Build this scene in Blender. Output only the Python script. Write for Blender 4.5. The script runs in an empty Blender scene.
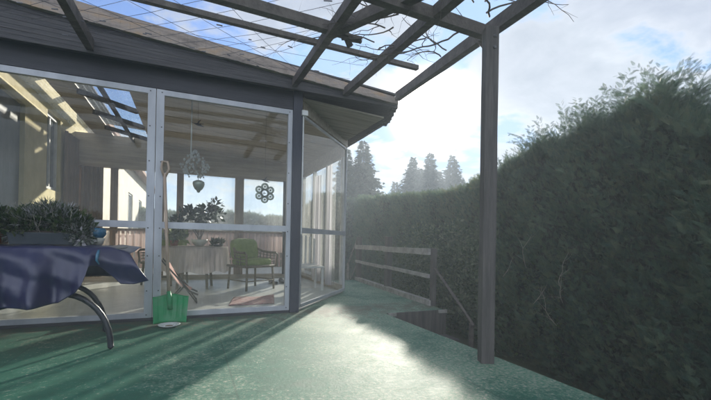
import bpy, math, random
import numpy as np
from mathutils import Vector, Matrix, Euler
random.seed(7); RNG = np.random.default_rng(7)
sc = bpy.context.scene
COL = sc.collection
R = math.radians
H = 0.85                                   # eye height above the deck
CAM = (-1.0787, -4.3616, H)
YAW = R(23.5)
SUN_AZ, SUN_EL = R(34.1), R(18.6)
SUN = Vector((math.sin(SUN_AZ) * math.cos(SUN_EL), math.cos(SUN_AZ) * math.cos(SUN_EL), math.sin(SUN_EL)))

# ------------------------------------------------------------------ materials
def new_mat(name):
    m = bpy.data.materials.new(name); m.use_nodes = True
    nt = m.node_tree; nt.nodes.clear()
    out = nt.nodes.new('ShaderNodeOutputMaterial')
    return m, nt, out
def N(nt, t, **k):
    n = nt.nodes.new(t)
    for a, b in k.items():
        if a in n.inputs.keys(): n.inputs[a].default_value = b
        else: setattr(n, a, b)
    return n
def ramp(nt, fac, stops):
    r = nt.nodes.new('ShaderNodeValToRGB'); nt.links.new(fac, r.inputs[0])
    e = r.color_ramp.elements
    while len(e) < len(stops): e.new(0.5)
    for q, (p, c) in zip(e, stops):
        q.position = p; q.color = (c[0], c[1], c[2], 1) if len(c) == 3 else c
    return r
def surf(name, c1, c2, scale=8, rough=.6, metal=0, stretch=(1, 1, 1), bump=.15, c3=None, detail=8, spec=.5, bdist=.01, transl=0, rrange=.15, coat=0):
    """two- or three-tone noise colour, bump and roughness variation, in object coordinates"""
    m, nt, out = new_mat(name)
    tc = N(nt, 'ShaderNodeTexCoord'); mp = N(nt, 'ShaderNodeMapping'); mp.inputs['Scale'].default_value = stretch
    nt.links.new(tc.outputs['Object'], mp.inputs[0])
    nz = N(nt, 'ShaderNodeTexNoise', Scale=scale, Detail=detail, Roughness=.65); nt.links.new(mp.outputs[0], nz.inputs['Vector'])
    st = [(.32, c1), (.68, c2)] if c3 is None else [(.3, c1), (.52, c2), (.72, c3)]
    cr = ramp(nt, nz.outputs['Fac'], st)
    nz2 = N(nt, 'ShaderNodeTexNoise', Scale=scale * 4.3, Detail=4); nt.links.new(mp.outputs[0], nz2.inputs['Vector'])
    b = N(nt, 'ShaderNodeBsdfPrincipled', Metallic=metal); b.inputs['Specular IOR Level'].default_value = spec
    if coat: b.inputs['Coat Weight'].default_value = coat
    mr = N(nt, 'ShaderNodeMapRange'); mr.inputs['To Min'].default_value = max(.03, rough - rrange); mr.inputs['To Max'].default_value = min(1, rough + rrange)
    nt.links.new(nz2.outputs['Fac'], mr.inputs[0]); nt.links.new(mr.outputs[0], b.inputs['Roughness'])
    nt.links.new(cr.outputs[0], b.inputs['Base Color'])
    if bump:
        mx = N(nt, 'ShaderNodeMath', operation='ADD'); nt.links.new(nz.outputs['Fac'], mx.inputs[0]); nt.links.new(nz2.outputs['Fac'], mx.inputs[1])
        bp = N(nt, 'ShaderNodeBump', Strength=bump, Distance=bdist); nt.links.new(mx.outputs[0], bp.inputs['Height']); nt.links.new(bp.outputs[0], b.inputs['Normal'])
    if transl:
        t = N(nt, 'ShaderNodeBsdfTranslucent'); nt.links.new(cr.outputs[0], t.inputs['Color'])
        ms = N(nt, 'ShaderNodeMixShader', Fac=transl); nt.links.new(b.outputs[0], ms.inputs[1]); nt.links.new(t.outputs[0], ms.inputs[2])
        nt.links.new(ms.outputs[0], out.inputs[0])
    else: nt.links.new(b.outputs[0], out.inputs[0])
    return m
def glass(name, dirt=.04, tint=(.93, .95, .94), refl=1.45):
    """thin window pane: see-through with fresnel reflection and streaks of dust"""
    m, nt, out = new_mat(name)
    tr = N(nt, 'ShaderNodeBsdfTransparent'); tr.inputs[0].default_value = (*tint, 1)
    gl = N(nt, 'ShaderNodeBsdfGlossy', Roughness=.02)
    gm = N(nt, 'ShaderNodeNewGeometry'); dp = N(nt, 'ShaderNodeVectorMath', operation='DOT_PRODUCT'); nt.links.new(gm.outputs['Normal'], dp.inputs[0]); nt.links.new(gm.outputs['Incoming'], dp.inputs[1])
    ab = N(nt, 'ShaderNodeMath', operation='ABSOLUTE'); nt.links.new(dp.outputs['Value'], ab.inputs[0]); om = N(nt, 'ShaderNodeMath', operation='SUBTRACT'); om.inputs[0].default_value = 1; nt.links.new(ab.outputs[0], om.inputs[1])
    p5 = N(nt, 'ShaderNodeMath', operation='POWER'); p5.inputs[1].default_value = 4.5; nt.links.new(om.outputs[0], p5.inputs[0])
    fr = N(nt, 'ShaderNodeMath', operation='MULTIPLY_ADD'); fr.inputs[1].default_value = .9; fr.inputs[2].default_value = .04; nt.links.new(p5.outputs[0], fr.inputs[0])
    tc = N(nt, 'ShaderNodeTexCoord'); mp = N(nt, 'ShaderNodeMapping'); mp.inputs['Scale'].default_value = (6, 6, 1.2); nt.links.new(tc.outputs['Object'], mp.inputs[0])
    wv = N(nt, 'ShaderNodeTexNoise', Scale=1.3, Detail=3); nt.links.new(tc.outputs['Object'], wv.inputs['Vector'])
    bp = N(nt, 'ShaderNodeBump', Strength=.04, Distance=.05); nt.links.new(wv.outputs['Fac'], bp.inputs['Height']); nt.links.new(bp.outputs[0], gl.inputs['Normal'])
    m1 = N(nt, 'ShaderNodeMixShader'); nt.links.new(fr.outputs[0], m1.inputs[0]); nt.links.new(tr.outputs[0], m1.inputs[1]); nt.links.new(gl.outputs[0], m1.inputs[2])
    nz = N(nt, 'ShaderNodeTexNoise', Scale=5, Detail=10, Roughness=.75); nt.links.new(mp.outputs[0], nz.inputs['Vector'])
    cr = ramp(nt, nz.outputs['Fac'], [(.4, (0, 0, 0)), (.8, (dirt * 3,) * 3)])
    ad = N(nt, 'ShaderNodeMath', operation='ADD'); ad.inputs[1].default_value = dirt * .5; nt.links.new(cr.outputs[0], ad.inputs[0])
    df = N(nt, 'ShaderNodeBsdfDiffuse'); df.inputs[0].default_value = (.6, .6, .57, 1)
    tl = N(nt, 'ShaderNodeBsdfTranslucent'); tl.inputs[0].default_value = (.6, .6, .57, 1)
    dm = N(nt, 'ShaderNodeMixShader', Fac=.5); nt.links.new(df.outputs[0], dm.inputs[1]); nt.links.new(tl.outputs[0], dm.inputs[2])
    m2 = N(nt, 'ShaderNodeMixShader'); nt.links.new(ad.outputs[0], m2.inputs[0]); nt.links.new(m1.outputs[0], m2.inputs[1]); nt.links.new(dm.outputs[0], m2.inputs[2])
    nt.links.new(m2.outputs[0], out.inputs[0])
    return m
def sheer(name, col, trans=.35, stripe=60):
    """thin cloth: part see-through, part translucent, with vertical threads"""
    m, nt, out = new_mat(name)
    tc = N(nt, 'ShaderNodeTexCoord')
    nz = N(nt, 'ShaderNodeTexNoise', Scale=stripe, Detail=4); mp = N(nt, 'ShaderNodeMapping'); mp.inputs['Scale'].default_value = (1, 1, .04)
    nt.links.new(tc.outputs['Object'], mp.inputs[0]); nt.links.new(mp.outputs[0], nz.inputs['Vector'])
    cr = ramp(nt, nz.outputs['Fac'], [(.3, [c * .75 for c in col]), (.7, col)])
    df = N(nt, 'ShaderNodeBsdfDiffuse'); tl = N(nt, 'ShaderNodeBsdfTranslucent'); tr = N(nt, 'ShaderNodeBsdfTransparent')
    nt.links.new(cr.outputs[0], df.inputs[0]); nt.links.new(cr.outputs[0], tl.inputs[0])
    a = N(nt, 'ShaderNodeMixShader', Fac=.6); nt.links.new(df.outputs[0], a.inputs[1]); nt.links.new(tl.outputs[0], a.inputs[2])
    b = N(nt, 'ShaderNodeMixShader', Fac=trans); nt.links.new(a.outputs[0], b.inputs[1]); nt.links.new(tr.outputs[0], b.inputs[2])
    nt.links.new(b.outputs[0], out.inputs[0])
    return m
def leafmat(name, cols, transl=.35, rough=.55, scale=3.0):
    m, nt, out = new_mat(name)
    tc = N(nt, 'ShaderNodeTexCoord'); nz = N(nt, 'ShaderNodeTexNoise', Scale=scale, Detail=5, Roughness=.7); nt.links.new(tc.outputs['Object'], nz.inputs['Vector'])
    at = N(nt, 'ShaderNodeAttribute', attribute_name='tone')
    ad = N(nt, 'ShaderNodeMath', operation='ADD'); nt.links.new(nz.outputs['Fac'], ad.inputs[0])
    ml = N(nt, 'ShaderNodeMath', operation='MULTIPLY_ADD'); ml.inputs[1].default_value = .5; ml.inputs[2].default_value = -.25; nt.links.new(at.outputs['Fac'], ml.inputs[0]); nt.links.new(ml.outputs[0], ad.inputs[1])
    n = len(cols); cr = ramp(nt, ad.outputs[0], [(.25 + .5 * i / max(1, n - 1), c) for i, c in enumerate(cols)])
    b = N(nt, 'ShaderNodeBsdfPrincipled', Roughness=rough); b.inputs['Specular IOR Level'].default_value = .25; nt.links.new(cr.outputs[0], b.inputs['Base Color'])
    t = N(nt, 'ShaderNodeBsdfTranslucent'); nt.links.new(cr.outputs[0], t.inputs[0])
    ms = N(nt, 'ShaderNodeMixShader', Fac=transl); nt.links.new(b.outputs[0], ms.inputs[1]); nt.links.new(t.outputs[0], ms.inputs[2]); nt.links.new(ms.outputs[0], out.inputs[0])
    return m

M = {}
M['alu'] = surf('grey_aluminium', (.36, .37, .40), (.50, .51, .54), 5, .42, .25, (1, 1, .3), .03)
M['screw'] = surf('dark_screw', (.05, .05, .05), (.1, .1, .1), 20, .5)
M['redwood'] = surf('reddish_wood', (.36, .22, .19), (.50, .36, .31), 6, .7, transl=.3)
M['slate'] = surf('dark_boards', (.034, .031, .036), (.088, .08, .08), 6, .62, 0, (.4, 6, 9), .5, detail=10)
M['header'] = surf('header_board', (.018, .018, .026), (.036, .034, .044), 5, .5, 0, (.3, 5, 5), .25)
M['tan'] = surf('weathered_edge', (.16, .13, .115), (.33, .27, .23), 4, .8, 0, (1, 1, 3), .5, c3=(.42, .27, .15), detail=12)
M['beam'] = surf('weathered_wood', (.042, .035, .031), (.12, .10, .087), 9, .75, 0, (1, 1, 1), .5, detail=12)
M['post'] = surf('dark_post_wood', (.035, .031, .03), (.095, .084, .078), 9, .7, 0, (3, 3, .25), .5, detail=12)
M['fence'] = surf('grey_fence_wood', (.15, .15, .135), (.36, .34, .31), 9, .7, 0, (1, 1, 1), .4, detail=12)
M['navy'] = surf('dark_blue_post', (.012, .014, .03), (.03, .033, .055), 6, .45, 0, (2, 2, .3), .15)
M['white'] = surf('white_plastic', (.55, .55, .53), (.7, .7, .68), 9, .4, 0, bump=.03)
M['wood_int'] = surf('ceiling_boards', (.30, .25, .19), (.50, .43, .34), 3, .55, 0, (.5, 7, 7), .25, detail=10)
M['woodpost'] = surf('brown_post', (.16, .11, .07), (.28, .2, .13), 5, .5, 0, (5, 5, .4), .2)
M['floor'] = surf('pale_tile_floor', (.42, .43, .40), (.56, .56, .52), 2.5, .38, 0, bump=.04)
M['cream'] = surf('cream_render', (.46, .39, .19), (.60, .52, .28), 3, .8, 0, bump=.25, detail=12)
M['cream2'] = surf('pale_cream_render', (.58, .52, .42), (.7, .64, .54), 3, .8, 0, bump=.25, detail=12)
M['greydoor'] = surf('grey_door', (.10, .115, .11), (.15, .165, .155), 3, .45, 0, (2, 2, .5), .05)
M['brown'] = surf('brown_cloth', (.16, .11, .07), (.27, .19, .12), 6, .8, 0, (8, 8, .3), .3)
M['terracotta'] = surf('terracotta', (.20, .06, .03), (.32, .11, .06), 6, .7)
M['soil'] = surf('potting_soil', (.02, .014, .01), (.06, .04, .028), 30, .9)
M['bluepot'] = surf('blue_glaze', (.02, .09, .16), (.05, .16, .25), 5, .25)
M['palepot'] = surf('pale_ceramic', (.45, .45, .38), (.6, .6, .52), 5, .3)
M['darkpot'] = surf('dark_pot', (.02, .03, .035), (.05, .06, .07), 5, .4)
M['tarp'] = surf('blue_violet_oilcloth', (.010, .012, .048), (.018, .018, .068), 3, .40, 0, bump=.22, spec=.7, bdist=.012)
M['blacktube'] = surf('black_tube', (.012, .013, .02), (.025, .027, .035), 10, .35)
M['tabletop'] = surf('grey_tabletop', (.10, .11, .10), (.16, .17, .16), 10, .5)
M['shovelgreen'] = surf('green_plastic', (.0, .22, .07), (.01, .32, .11), 4, .38, 0, bump=.08, c3=(.10, .30, .16), transl=.25)
M['handle'] = surf('pale_wood_handle', (.36, .26, .19), (.52, .41, .32), 8, .6, 0, (8, 8, .4), .15)
M['plate'] = surf('white_glaze', (.66, .66, .64), (.76, .76, .74), 5, .25, bump=.02)
M['lace'] = sheer('lace_cloth', (.88, .80, .78), .28, 55)
M['sheerw'] = sheer('white_sheer', (.84, .84, .82), .78, 45)
M['sheerl'] = sheer('lilac_sheer', (.78, .76, .80), .32, 40)
M['corrug'] = sheer('corrugated_sheet', (.55, .60, .62), .62, 18)
M['pinkcurt'] = sheer('dusty_pink_cloth', (.6, .47, .44), .5, 50)
M['darkcurt'] = surf('dark_drape', (.03, .035, .03), (.06, .065, .055), 6, .9, 0, (9, 9, .3), .3)
M['wicker'] = surf('dark_wicker', (.08, .065, .04), (.20, .16, .10), 30, .6, 0, bump=.5)
M['cushion'] = surf('moss_green_cushion', (.16, .22, .05), (.24, .31, .09), 14, .9, 0, bump=.3, transl=.1)
M['rug'] = surf('pink_rug', (.28, .13, .13), (.42, .26, .25), 22, .95, 0, bump=.6, c3=(.5, .42, .38))
M['shoe'] = surf('black_shoe', (.01, .01, .012), (.03, .03, .033), 15, .5)
M['crystal'] = glass('cut_glass', .9, (.8, .82, .8), 1.6)
M['grey_ornament'] = surf('pewter', (.18, .21, .17), (.34, .38, .31), 12, .4, .6)
M['black_sil'] = surf('black_enamel', (.01, .01, .012), (.02, .02, .025), 12, .4)
M['stucco'] = M['cream']
M['roofing'] = surf('dark_roof_felt', (.05, .05, .05), (.1, .1, .095), 6, .9, 0, bump=.5)
M['tile'] = surf('clay_roof', (.16, .07, .045), (.28, .14, .09), 6, .8, 0, bump=.6)
M['bark'] = surf('bark', (.035, .028, .022), (.09, .072, .058), 12, .9, 0, (2, 2, .4), .7)
M['twig'] = surf('vine_bark', (.06, .048, .04), (.14, .115, .095), 20, .8, 0, bump=.5)
M['twiglight'] = surf('pale_dry_twig', (.22, .19, .15), (.42, .38, .31), 20, .7, 0, bump=.4)
M['wire'] = surf('wire', (.08, .08, .09), (.16, .16, .17), 20, .45, .7, bump=0)
M['glass'] = glass('window_glass', .035)
M['glass2'] = glass('cleaner_glass', .02)
M['darkglass'] = surf('dark_pane', (.10, .12, .13), (.18, .20, .21), 3, .1, 0, bump=.02)
M['hedge'] = leafmat('hedge_leaves', [(.05, .095, .068), (.085, .14, .092), (.115, .17, .10), (.16, .18, .10)], .3, .6, 1.6)
M['spruce'] = leafmat('spruce_needles', [(.014, .03, .02), (.032, .052, .03), (.05, .07, .04)], .2, .7, 1.2)
M['ivy'] = leafmat('ivy_leaves', [(.03, .06, .02), (.06, .10, .03), (.11, .13, .06)], .3, .35, 9)
M['litivy'] = leafmat('lit_ivy_leaves', [(.06, .10, .05), (.12, .16, .09), (.22, .25, .16)], .5, .35, 9)  # lighter copy of the ivy: sunlit glints put into the leaf colour
M['houseplant'] = leafmat('houseplant_leaves', [(.012, .02, .01), (.03, .05, .02), (.05, .075, .03)], .2, .4, 9)
M['paleplant'] = leafmat('pale_plant_leaves', [(.08, .12, .04), (.16, .2, .08), (.25, .28, .14)], .4, .5, 9)
M['dryplant'] = leafmat('dry_plant', [(.04, .06, .035), (.10, .13, .085), (.26, .27, .24), (.48, .46, .48)], .25, .7, 10)
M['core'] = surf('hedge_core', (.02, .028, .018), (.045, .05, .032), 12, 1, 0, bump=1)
M['lawn'] = surf('lawn', (.022, .035, .012), (.06, .07, .03), 1.2, .95, 0, bump=1, c3=(.09, .08, .045), detail=12)

def deck_mat():
    m, nt, out = new_mat('green_deck_coating')
    tc = N(nt, 'ShaderNodeTexCoord'); o = tc.outputs['Object']
    big = N(nt, 'ShaderNodeTexNoise', Scale=1.1, Detail=6, Roughness=.6); nt.links.new(o, big.inputs['Vector'])
    mid = N(nt, 'ShaderNodeTexNoise', Scale=7, Detail=10, Roughness=.75, Distortion=.6); nt.links.new(o, mid.inputs['Vector'])
    fine = N(nt, 'ShaderNodeTexNoise', Scale=42, Detail=7, Roughness=.8); nt.links.new(o, fine.inputs['Vector'])
    vor = N(nt, 'ShaderNodeTexVoronoi', Scale=34, feature='DISTANCE_TO_EDGE'); nt.links.new(o, vor.inputs['Vector'])
    base = ramp(nt, mid.outputs['Fac'], [(.3, (.008, .070, .042)), (.55, (.018, .118, .074)), (.75, (.06, .175, .125))])
    worn = ramp(nt, fine.outputs['Fac'], [(.42, (.04, .17, .10)), (.62, (.30, .31, .24))])
    # worn where big and mid noise agree
    ad = N(nt, 'ShaderNodeMath', operation='MULTIPLY_ADD'); ad.inputs[1].default_value = .55; nt.links.new(mid.outputs['Fac'], ad.inputs[0]); nt.links.new(big.outputs['Fac'], ad.inputs[2])
    ad2 = N(nt, 'ShaderNodeMath', operation='MULTIPLY_ADD'); ad2.inputs[1].default_value = .6; nt.links.new(fine.outputs['Fac'], ad2.inputs[0]); nt.links.new(ad.outputs[0], ad2.inputs[2])
    # the worn mask rises along x, from the left towards the right
    sp = N(nt, 'ShaderNodeSeparateXYZ'); nt.links.new(o, sp.inputs[0])
    mr = N(nt, 'ShaderNodeMapRange'); mr.inputs['From Min'].default_value = -1.6; mr.inputs['From Max'].default_value = .3; mr.inputs['To Min'].default_value = -.12; mr.inputs['To Max'].default_value = .08; nt.links.new(sp.outputs[0], mr.inputs[0])
    ad3 = N(nt, 'ShaderNodeMath', operation='ADD'); nt.links.new(ad2.outputs[0], ad3.inputs[0]); nt.links.new(mr.outputs[0], ad3.inputs[1])
    wm = ramp(nt, ad3.outputs[0], [(.98, (0, 0, 0)), (1.10, (1, 1, 1))])
    md = N(nt, 'ShaderNodeMapRange'); md.inputs['From Min'].default_value = 1.0; md.inputs['From Max'].default_value = 1.2; nt.links.new(ad3.outputs[0], md.inputs[0])
    mx = N(nt, 'ShaderNodeMixRGB'); nt.links.new(md.outputs[0], mx.inputs[0]); nt.links.new(base.outputs[0], mx.inputs[1]); nt.links.new(worn.outputs[0], mx.inputs[2])
    # small pale flecks
    fl = ramp(nt, fine.outputs['Fac'], [(.57, (0, 0, 0)), (.62, (1, 1, 1))])
    fm = N(nt, 'ShaderNodeMixRGB'); fm.inputs[2].default_value = (.50, .43, .35, 1)
    fs = N(nt, 'ShaderNodeMath', operation='MULTIPLY'); fs.inputs[1].default_value = .9; fk = N(nt, 'ShaderNodeMath', operation='MULTIPLY'); fkr = ramp(nt, mid.outputs['Fac'], [(.46, (.05, .05, .05)), (.62, (1, 1, 1))]); nt.links.new(fl.outputs[0], fk.inputs[0]); nt.links.new(fkr.outputs[0], fk.inputs[1]); nt.links.new(fk.outputs[0], fs.inputs[0]); nt.links.new(fs.outputs[0], fm.inputs[0]); nt.links.new(mx.outputs[0], fm.inputs[1])
    # brown dirt gathered along the foot of the glass
    my = N(nt, 'ShaderNodeMapRange'); my.inputs['From Min'].default_value = -1.1; my.inputs['From Max'].default_value = -.1; my.inputs['To Min'].default_value = -.12; my.inputs['To Max'].default_value = .14; nt.links.new(sp.outputs[1], my.inputs[0])
    mz = N(nt, 'ShaderNodeMapRange'); mz.inputs['From Min'].default_value = .1; mz.inputs['From Max'].default_value = .5; mz.inputs['To Min'].default_value = 0; mz.inputs['To Max'].default_value = -.3; nt.links.new(sp.outputs[1], mz.inputs[0])
    dd = N(nt, 'ShaderNodeMath', operation='ADD'); nt.links.new(my.outputs[0], dd.inputs[0]); nt.links.new(mid.outputs['Fac'], dd.inputs[1])
    de = N(nt, 'ShaderNodeMath', operation='ADD'); nt.links.new(dd.outputs[0], de.inputs[0]); nt.links.new(mz.outputs[0], de.inputs[1])
    dr = ramp(nt, de.outputs[0], [(.54, (0, 0, 0)), (.68, (.8, .8, .8))]); dm = N(nt, 'ShaderNodeMixRGB'); dm.inputs[2].default_value = (.085, .078, .055, 1); nt.links.new(dr.outputs[0], dm.inputs[0]); nt.links.new(fm.outputs[0], dm.inputs[1])
    b = N(nt, 'ShaderNodeBsdfPrincipled'); b.inputs['Specular IOR Level'].default_value = .32; 
    # joints between the coating sheets, 1.33 m apart along x
    fr_ = N(nt, 'ShaderNodeMath', operation='MULTIPLY_ADD'); fr_.inputs[1].default_value = 1 / 1.33; fr_.inputs[2].default_value = .12; nt.links.new(sp.outputs[0], fr_.inputs[0])
    f2 = N(nt, 'ShaderNodeMath', operation='FRACT'); nt.links.new(fr_.outputs[0], f2.inputs[0]); f3 = N(nt, 'ShaderNodeMath', operation='SUBTRACT'); f3.inputs[1].default_value = .5; nt.links.new(f2.outputs[0], f3.inputs[0]); f4 = N(nt, 'ShaderNodeMath', operation='ABSOLUTE'); nt.links.new(f3.outputs[0], f4.inputs[0])
    wob = N(nt, 'ShaderNodeMath', operation='MULTIPLY_ADD'); wob.inputs[1].default_value = -.004; nt.links.new(mid.outputs['Fac'], wob.inputs[0]); nt.links.new(f4.outputs[0], wob.inputs[2])
    lt = N(nt, 'ShaderNodeMath', operation='LESS_THAN'); lt.inputs[1].default_value = .0025; nt.links.new(wob.outputs[0], lt.inputs[0]); l5 = N(nt, 'ShaderNodeMath', operation='MULTIPLY'); l5.inputs[1].default_value = .3; nt.links.new(lt.outputs[0], l5.inputs[0])
    jm = N(nt, 'ShaderNodeMixRGB'); jm.inputs[2].default_value = (.015, .03, .02, 1); nt.links.new(l5.outputs[0], jm.inputs[0]); nt.links.new(dm.outputs[0], jm.inputs[1]); nt.links.new(jm.outputs[0], b.inputs['Base Color'])
    rr = N(nt, 'ShaderNodeMapRange'); rr.inputs['To Min'].default_value = .48; rr.inputs['To Max'].default_value = .85; nt.links.new(mid.outputs['Fac'], rr.inputs[0]); nt.links.new(rr.outputs[0], b.inputs['Roughness'])
    hs = N(nt, 'ShaderNodeMath', operation='MULTIPLY_ADD'); hs.inputs[1].default_value = .5; nt.links.new(mid.outputs['Fac'], hs.inputs[0]); nt.links.new(fine.outputs['Fac'], hs.inputs[2])
    bp = N(nt, 'ShaderNodeBump', Strength=.5, Distance=.007); nt.links.new(hs.outputs[0], bp.inputs['Height']); nt.links.new(bp.outputs[0], b.inputs['Normal'])
    nt.links.new(b.outputs[0], out.inputs[0])
    return m
M['deck'] = deck_mat()
def stripe_mat():
    m, nt, out = new_mat('red_white_stripes')
    tc = N(nt, 'ShaderNodeTexCoord'); wv = N(nt, 'ShaderNodeTexWave', Scale=5.5); wv.bands_direction = 'Y'; nt.links.new(tc.outputs['Object'], wv.inputs['Vector'])
    cr = ramp(nt, wv.outputs['Fac'], [(.45, (.45, .05, .05)), (.55, (.66, .58, .5))])
    b = N(nt, 'ShaderNodeBsdfPrincipled', Roughness=.9); nt.links.new(cr.outputs[0], b.inputs['Base Color']); nt.links.new(b.outputs[0], out.inputs[0])
    return m
M['stripe'] = stripe_mat()

# ------------------------------------------------------------------ mesh building
class MB:
    def __init__(s): s.v = []; s.f = []; s.m = []; s.sm = []
    def face(s, idx, mi=0, sm=False): s.f.append(idx); s.m.append(mi); s.sm.append(sm)
    def hexa(s, p, mi=0):                                     # 8 corners: bottom ring, top ring
        b = len(s.v); s.v += [tuple(q) for q in p]
        for q in ((0, 3, 2, 1), (4, 5, 6, 7), (0, 1, 5, 4), (1, 2, 6, 5), (2, 3, 7, 6), (3, 0, 4, 7)): s.face([b + i for i in q], mi)
        return s
    def box(s, x0, x1, y0, y1, z0, z1, mi=0):
        return s.hexa([(x0, y0, z0), (x1, y0, z0), (x1, y1, z0), (x0, y1, z0), (x0, y0, z1), (x1, y0, z1), (x1, y1, z1), (x0, y1, z1)], mi)
    def beam(s, a, b, w, h, mi=0, up=(0, 0, 1), seg=1, jit=0):
        a = Vector(a); b = Vector(b); d = (b - a).normalized(); up = Vector(up)
        sd = d.cross(up).normalized(); up = sd.cross(d).normalized()
        base = len(s.v)
        for k in range(seg + 1):
            c = a.lerp(b, k / seg)
            j = [1 + random.uniform(-jit, jit) for _ in range(4)]
            for i, (x, y) in enumerate(((-1, -1), (1, -1), (1, 1), (-1, 1))):
                s.v.append(tuple(c + sd * (x * w / 2 * j[i]) + up * (y * h / 2 * j[i])))
        for k in range(seg):
            for i in range(4):
                s.face([base + 4 * k + i, base + 4 * k + (i + 1) % 4, base + 4 * k + 4 + (i + 1) % 4, base + 4 * k + 4 + i], mi)
        s.face([base + 3, base + 2, base + 1, base], mi); e = base + 4 * seg; s.face([e, e + 1, e + 2, e + 3], mi)
        return s
    def tube(s, pts, r, n=8, mi=0, cap=True):
        pts = [Vector(p) for p in pts]; rs = r if isinstance(r, (list, tuple)) else [r] * len(pts)
        base = len(s.v); prev = None
        for k, p in enumerate(pts):
            d = (pts[min(k + 1, len(pts) - 1)] - pts[max(k - 1, 0)]).normalized()
            if prev is None: a = d.orthogonal().normalized()
            else:
                a = prev - d * prev.dot(d); a = a.normalized() if a.length > 1e-6 else d.orthogonal().normalized()
            prev = a; b = d.cross(a)
            for i in range(n):
                t = 2 * math.pi * i / n; s.v.append(tuple(p + (a * math.cos(t) + b * math.sin(t)) * rs[k]))
        for k in range(len(pts) - 1):
            for i in range(n): s.face([base + k * n + i, base + k * n + (i + 1) % n, base + (k + 1) * n + (i + 1) % n, base + (k + 1) * n + i], mi, True)
        if cap:
            s.face([base + i for i in reversed(range(n))], mi); s.face([base + (len(pts) - 1) * n + i for i in range(n)], mi)
        return s
    def lathe(s, c, prof, n=24, mi=0, ax=None):               # profile of (radius, z)
        c = Vector(c); base = len(s.v)
        for (r, z) in prof:
            for i in range(n):
                t = 2 * math.pi * i / n; q = Vector((r * math.cos(t), r * math.sin(t), z))
                if ax is not None: q = ax @ q
                s.v.append(tuple(c + q))
        for k in range(len(prof) - 1):
            for i in range(n): s.face([base + k * n + i, base + k * n + (i + 1) % n, base + (k + 1) * n + (i + 1) % n, base + (k + 1) * n + i], mi, True)
        return s
    def grid(s, fn, nu, nv, mi=0, smooth=True):
        base = len(s.v)
        for j in range(nv + 1):
            for i in range(nu + 1): s.v.append(tuple(fn(i / nu, j / nv)))
        for j in range(nv):
            for i in range(nu):
                q = base + j * (nu + 1) + i; s.face([q, q + 1, q + nu + 2, q + nu + 1], mi, smooth)
        return s
    def poly(s, pts, z0, z1, mi=0):                           # extruded polygon, z may be a function
        n = len(pts); b = len(s.v); f0 = z0 if callable(z0) else (lambda x, y: z0); f1 = z1 if callable(z1) else (lambda x, y: z1)
        s.v += [(x, y, f0(x, y)) for x, y in pts] + [(x, y, f1(x, y)) for x, y in pts]
        s.face([b + i for i in reversed(range(n))], mi); s.face([b + n + i for i in range(n)], mi)
        for i in range(n): s.face([b + i, b + (i + 1) % n, b + n + (i + 1) % n, b + n + i], mi)
        return s
    def build(s, name, mats, parent=None, origin=None, bevel=0, solid=0):
        me = bpy.data.meshes.new(name)
        o = Vector(origin) if origin is not None else Vector((0, 0, 0))
        base = Vector(parent['at']) if (parent is not None and 'at' in parent.keys()) else Vector((0, 0, 0))
        v = s.v if o.length == 0 else [(a - o.x, b - o.y, c - o.z) for a, b, c in s.v]
        me.from_pydata(v, [], s.f)
        mats = mats if isinstance(mats, (list, tuple)) else [mats]
        for m in mats: me.materials.append(M[m])
        me.polygons.foreach_set('material_index', s.m); me.polygons.foreach_set('use_smooth', s.sm); me.update()
        ob = bpy.data.objects.new(name, me); COL.objects.link(ob)
        if parent is not None:
            ob.parent = parent
            ob.matrix_parent_inverse = Matrix.Translation(-WORLDLOC.get(parent.name, Vector((0, 0, 0))))
        ob.location = o; WORLDLOC[ob.name] = o.copy()
        if bevel:
            md = ob.modifiers.new('bevel', 'BEVEL'); md.width = bevel; md.segments = 2; md.limit_method = 'ANGLE'
        if solid:
            md = ob.modifiers.new('thick', 'SOLIDIFY'); md.thickness = solid; md.offset = 0
        return ob
WORLDLOC = {}
def thing(name, label, cat, loc=(0, 0, 0), group=None):
    o = bpy.data.objects.new(name, None); COL.objects.link(o); o.location = loc; WORLDLOC[o.name] = Vector(loc)
    o.empty_display_size = .1; o['label'] = label; o['category'] = cat
    if group: o['group'] = group
    return o
def tag(o, label, cat, group=None):
    o['label'] = label; o['category'] = cat
    if group: o['group'] = group
    return o
def struct(o): o['kind'] = 'structure'; return o

def np_quads(name, V, tone, mat, parent=None):
    """V: (n,4,3) quads with one tone value each"""
    n = len(V); me = bpy.data.meshes.new(name)
    me.vertices.add(n * 4); me.vertices.foreach_set('co', V.reshape(-1).astype(np.float32))
    me.loops.add(n * 4); me.loops.foreach_set('vertex_index', np.arange(n * 4, dtype=np.int32))
    me.polygons.add(n); me.polygons.foreach_set('loop_start', np.arange(0, n * 4, 4, dtype=np.int32)); me.polygons.foreach_set('loop_total', np.full(n, 4, dtype=np.int32))
    a = me.attributes.new('tone', 'FLOAT', 'FACE'); a.data.foreach_set('value', tone.astype(np.float32))
    me.materials.append(M[mat]); me.update(); me.validate()
    ob = bpy.data.objects.new(name, me); COL.objects.link(ob)
    if parent is not None:
        ob.parent = parent; ob.matrix_parent_inverse = Matrix.Translation(-WORLDLOC.get(parent.name, Vector((0, 0, 0))))
    WORLDLOC[ob.name] = Vector((0, 0, 0))
    return ob
def frames(d, roll):
    """orthonormal frames (n,3,3) with y axis along d"""
    d = d / np.linalg.norm(d, axis=1, keepdims=True)
    ref = np.where(np.abs(d[:, 2:3]) > .9, np.array([[1., 0, 0]]), np.array([[0, 0, 1.]]))
    x = np.cross(d, ref); x /= np.linalg.norm(x, axis=1, keepdims=True); z = np.cross(x, d)
    c, s_ = np.cos(roll)[:, None], np.sin(roll)[:, None]
    return np.stack([x * c + z * s_, d, -x * s_ + z * c], axis=1)
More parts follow.
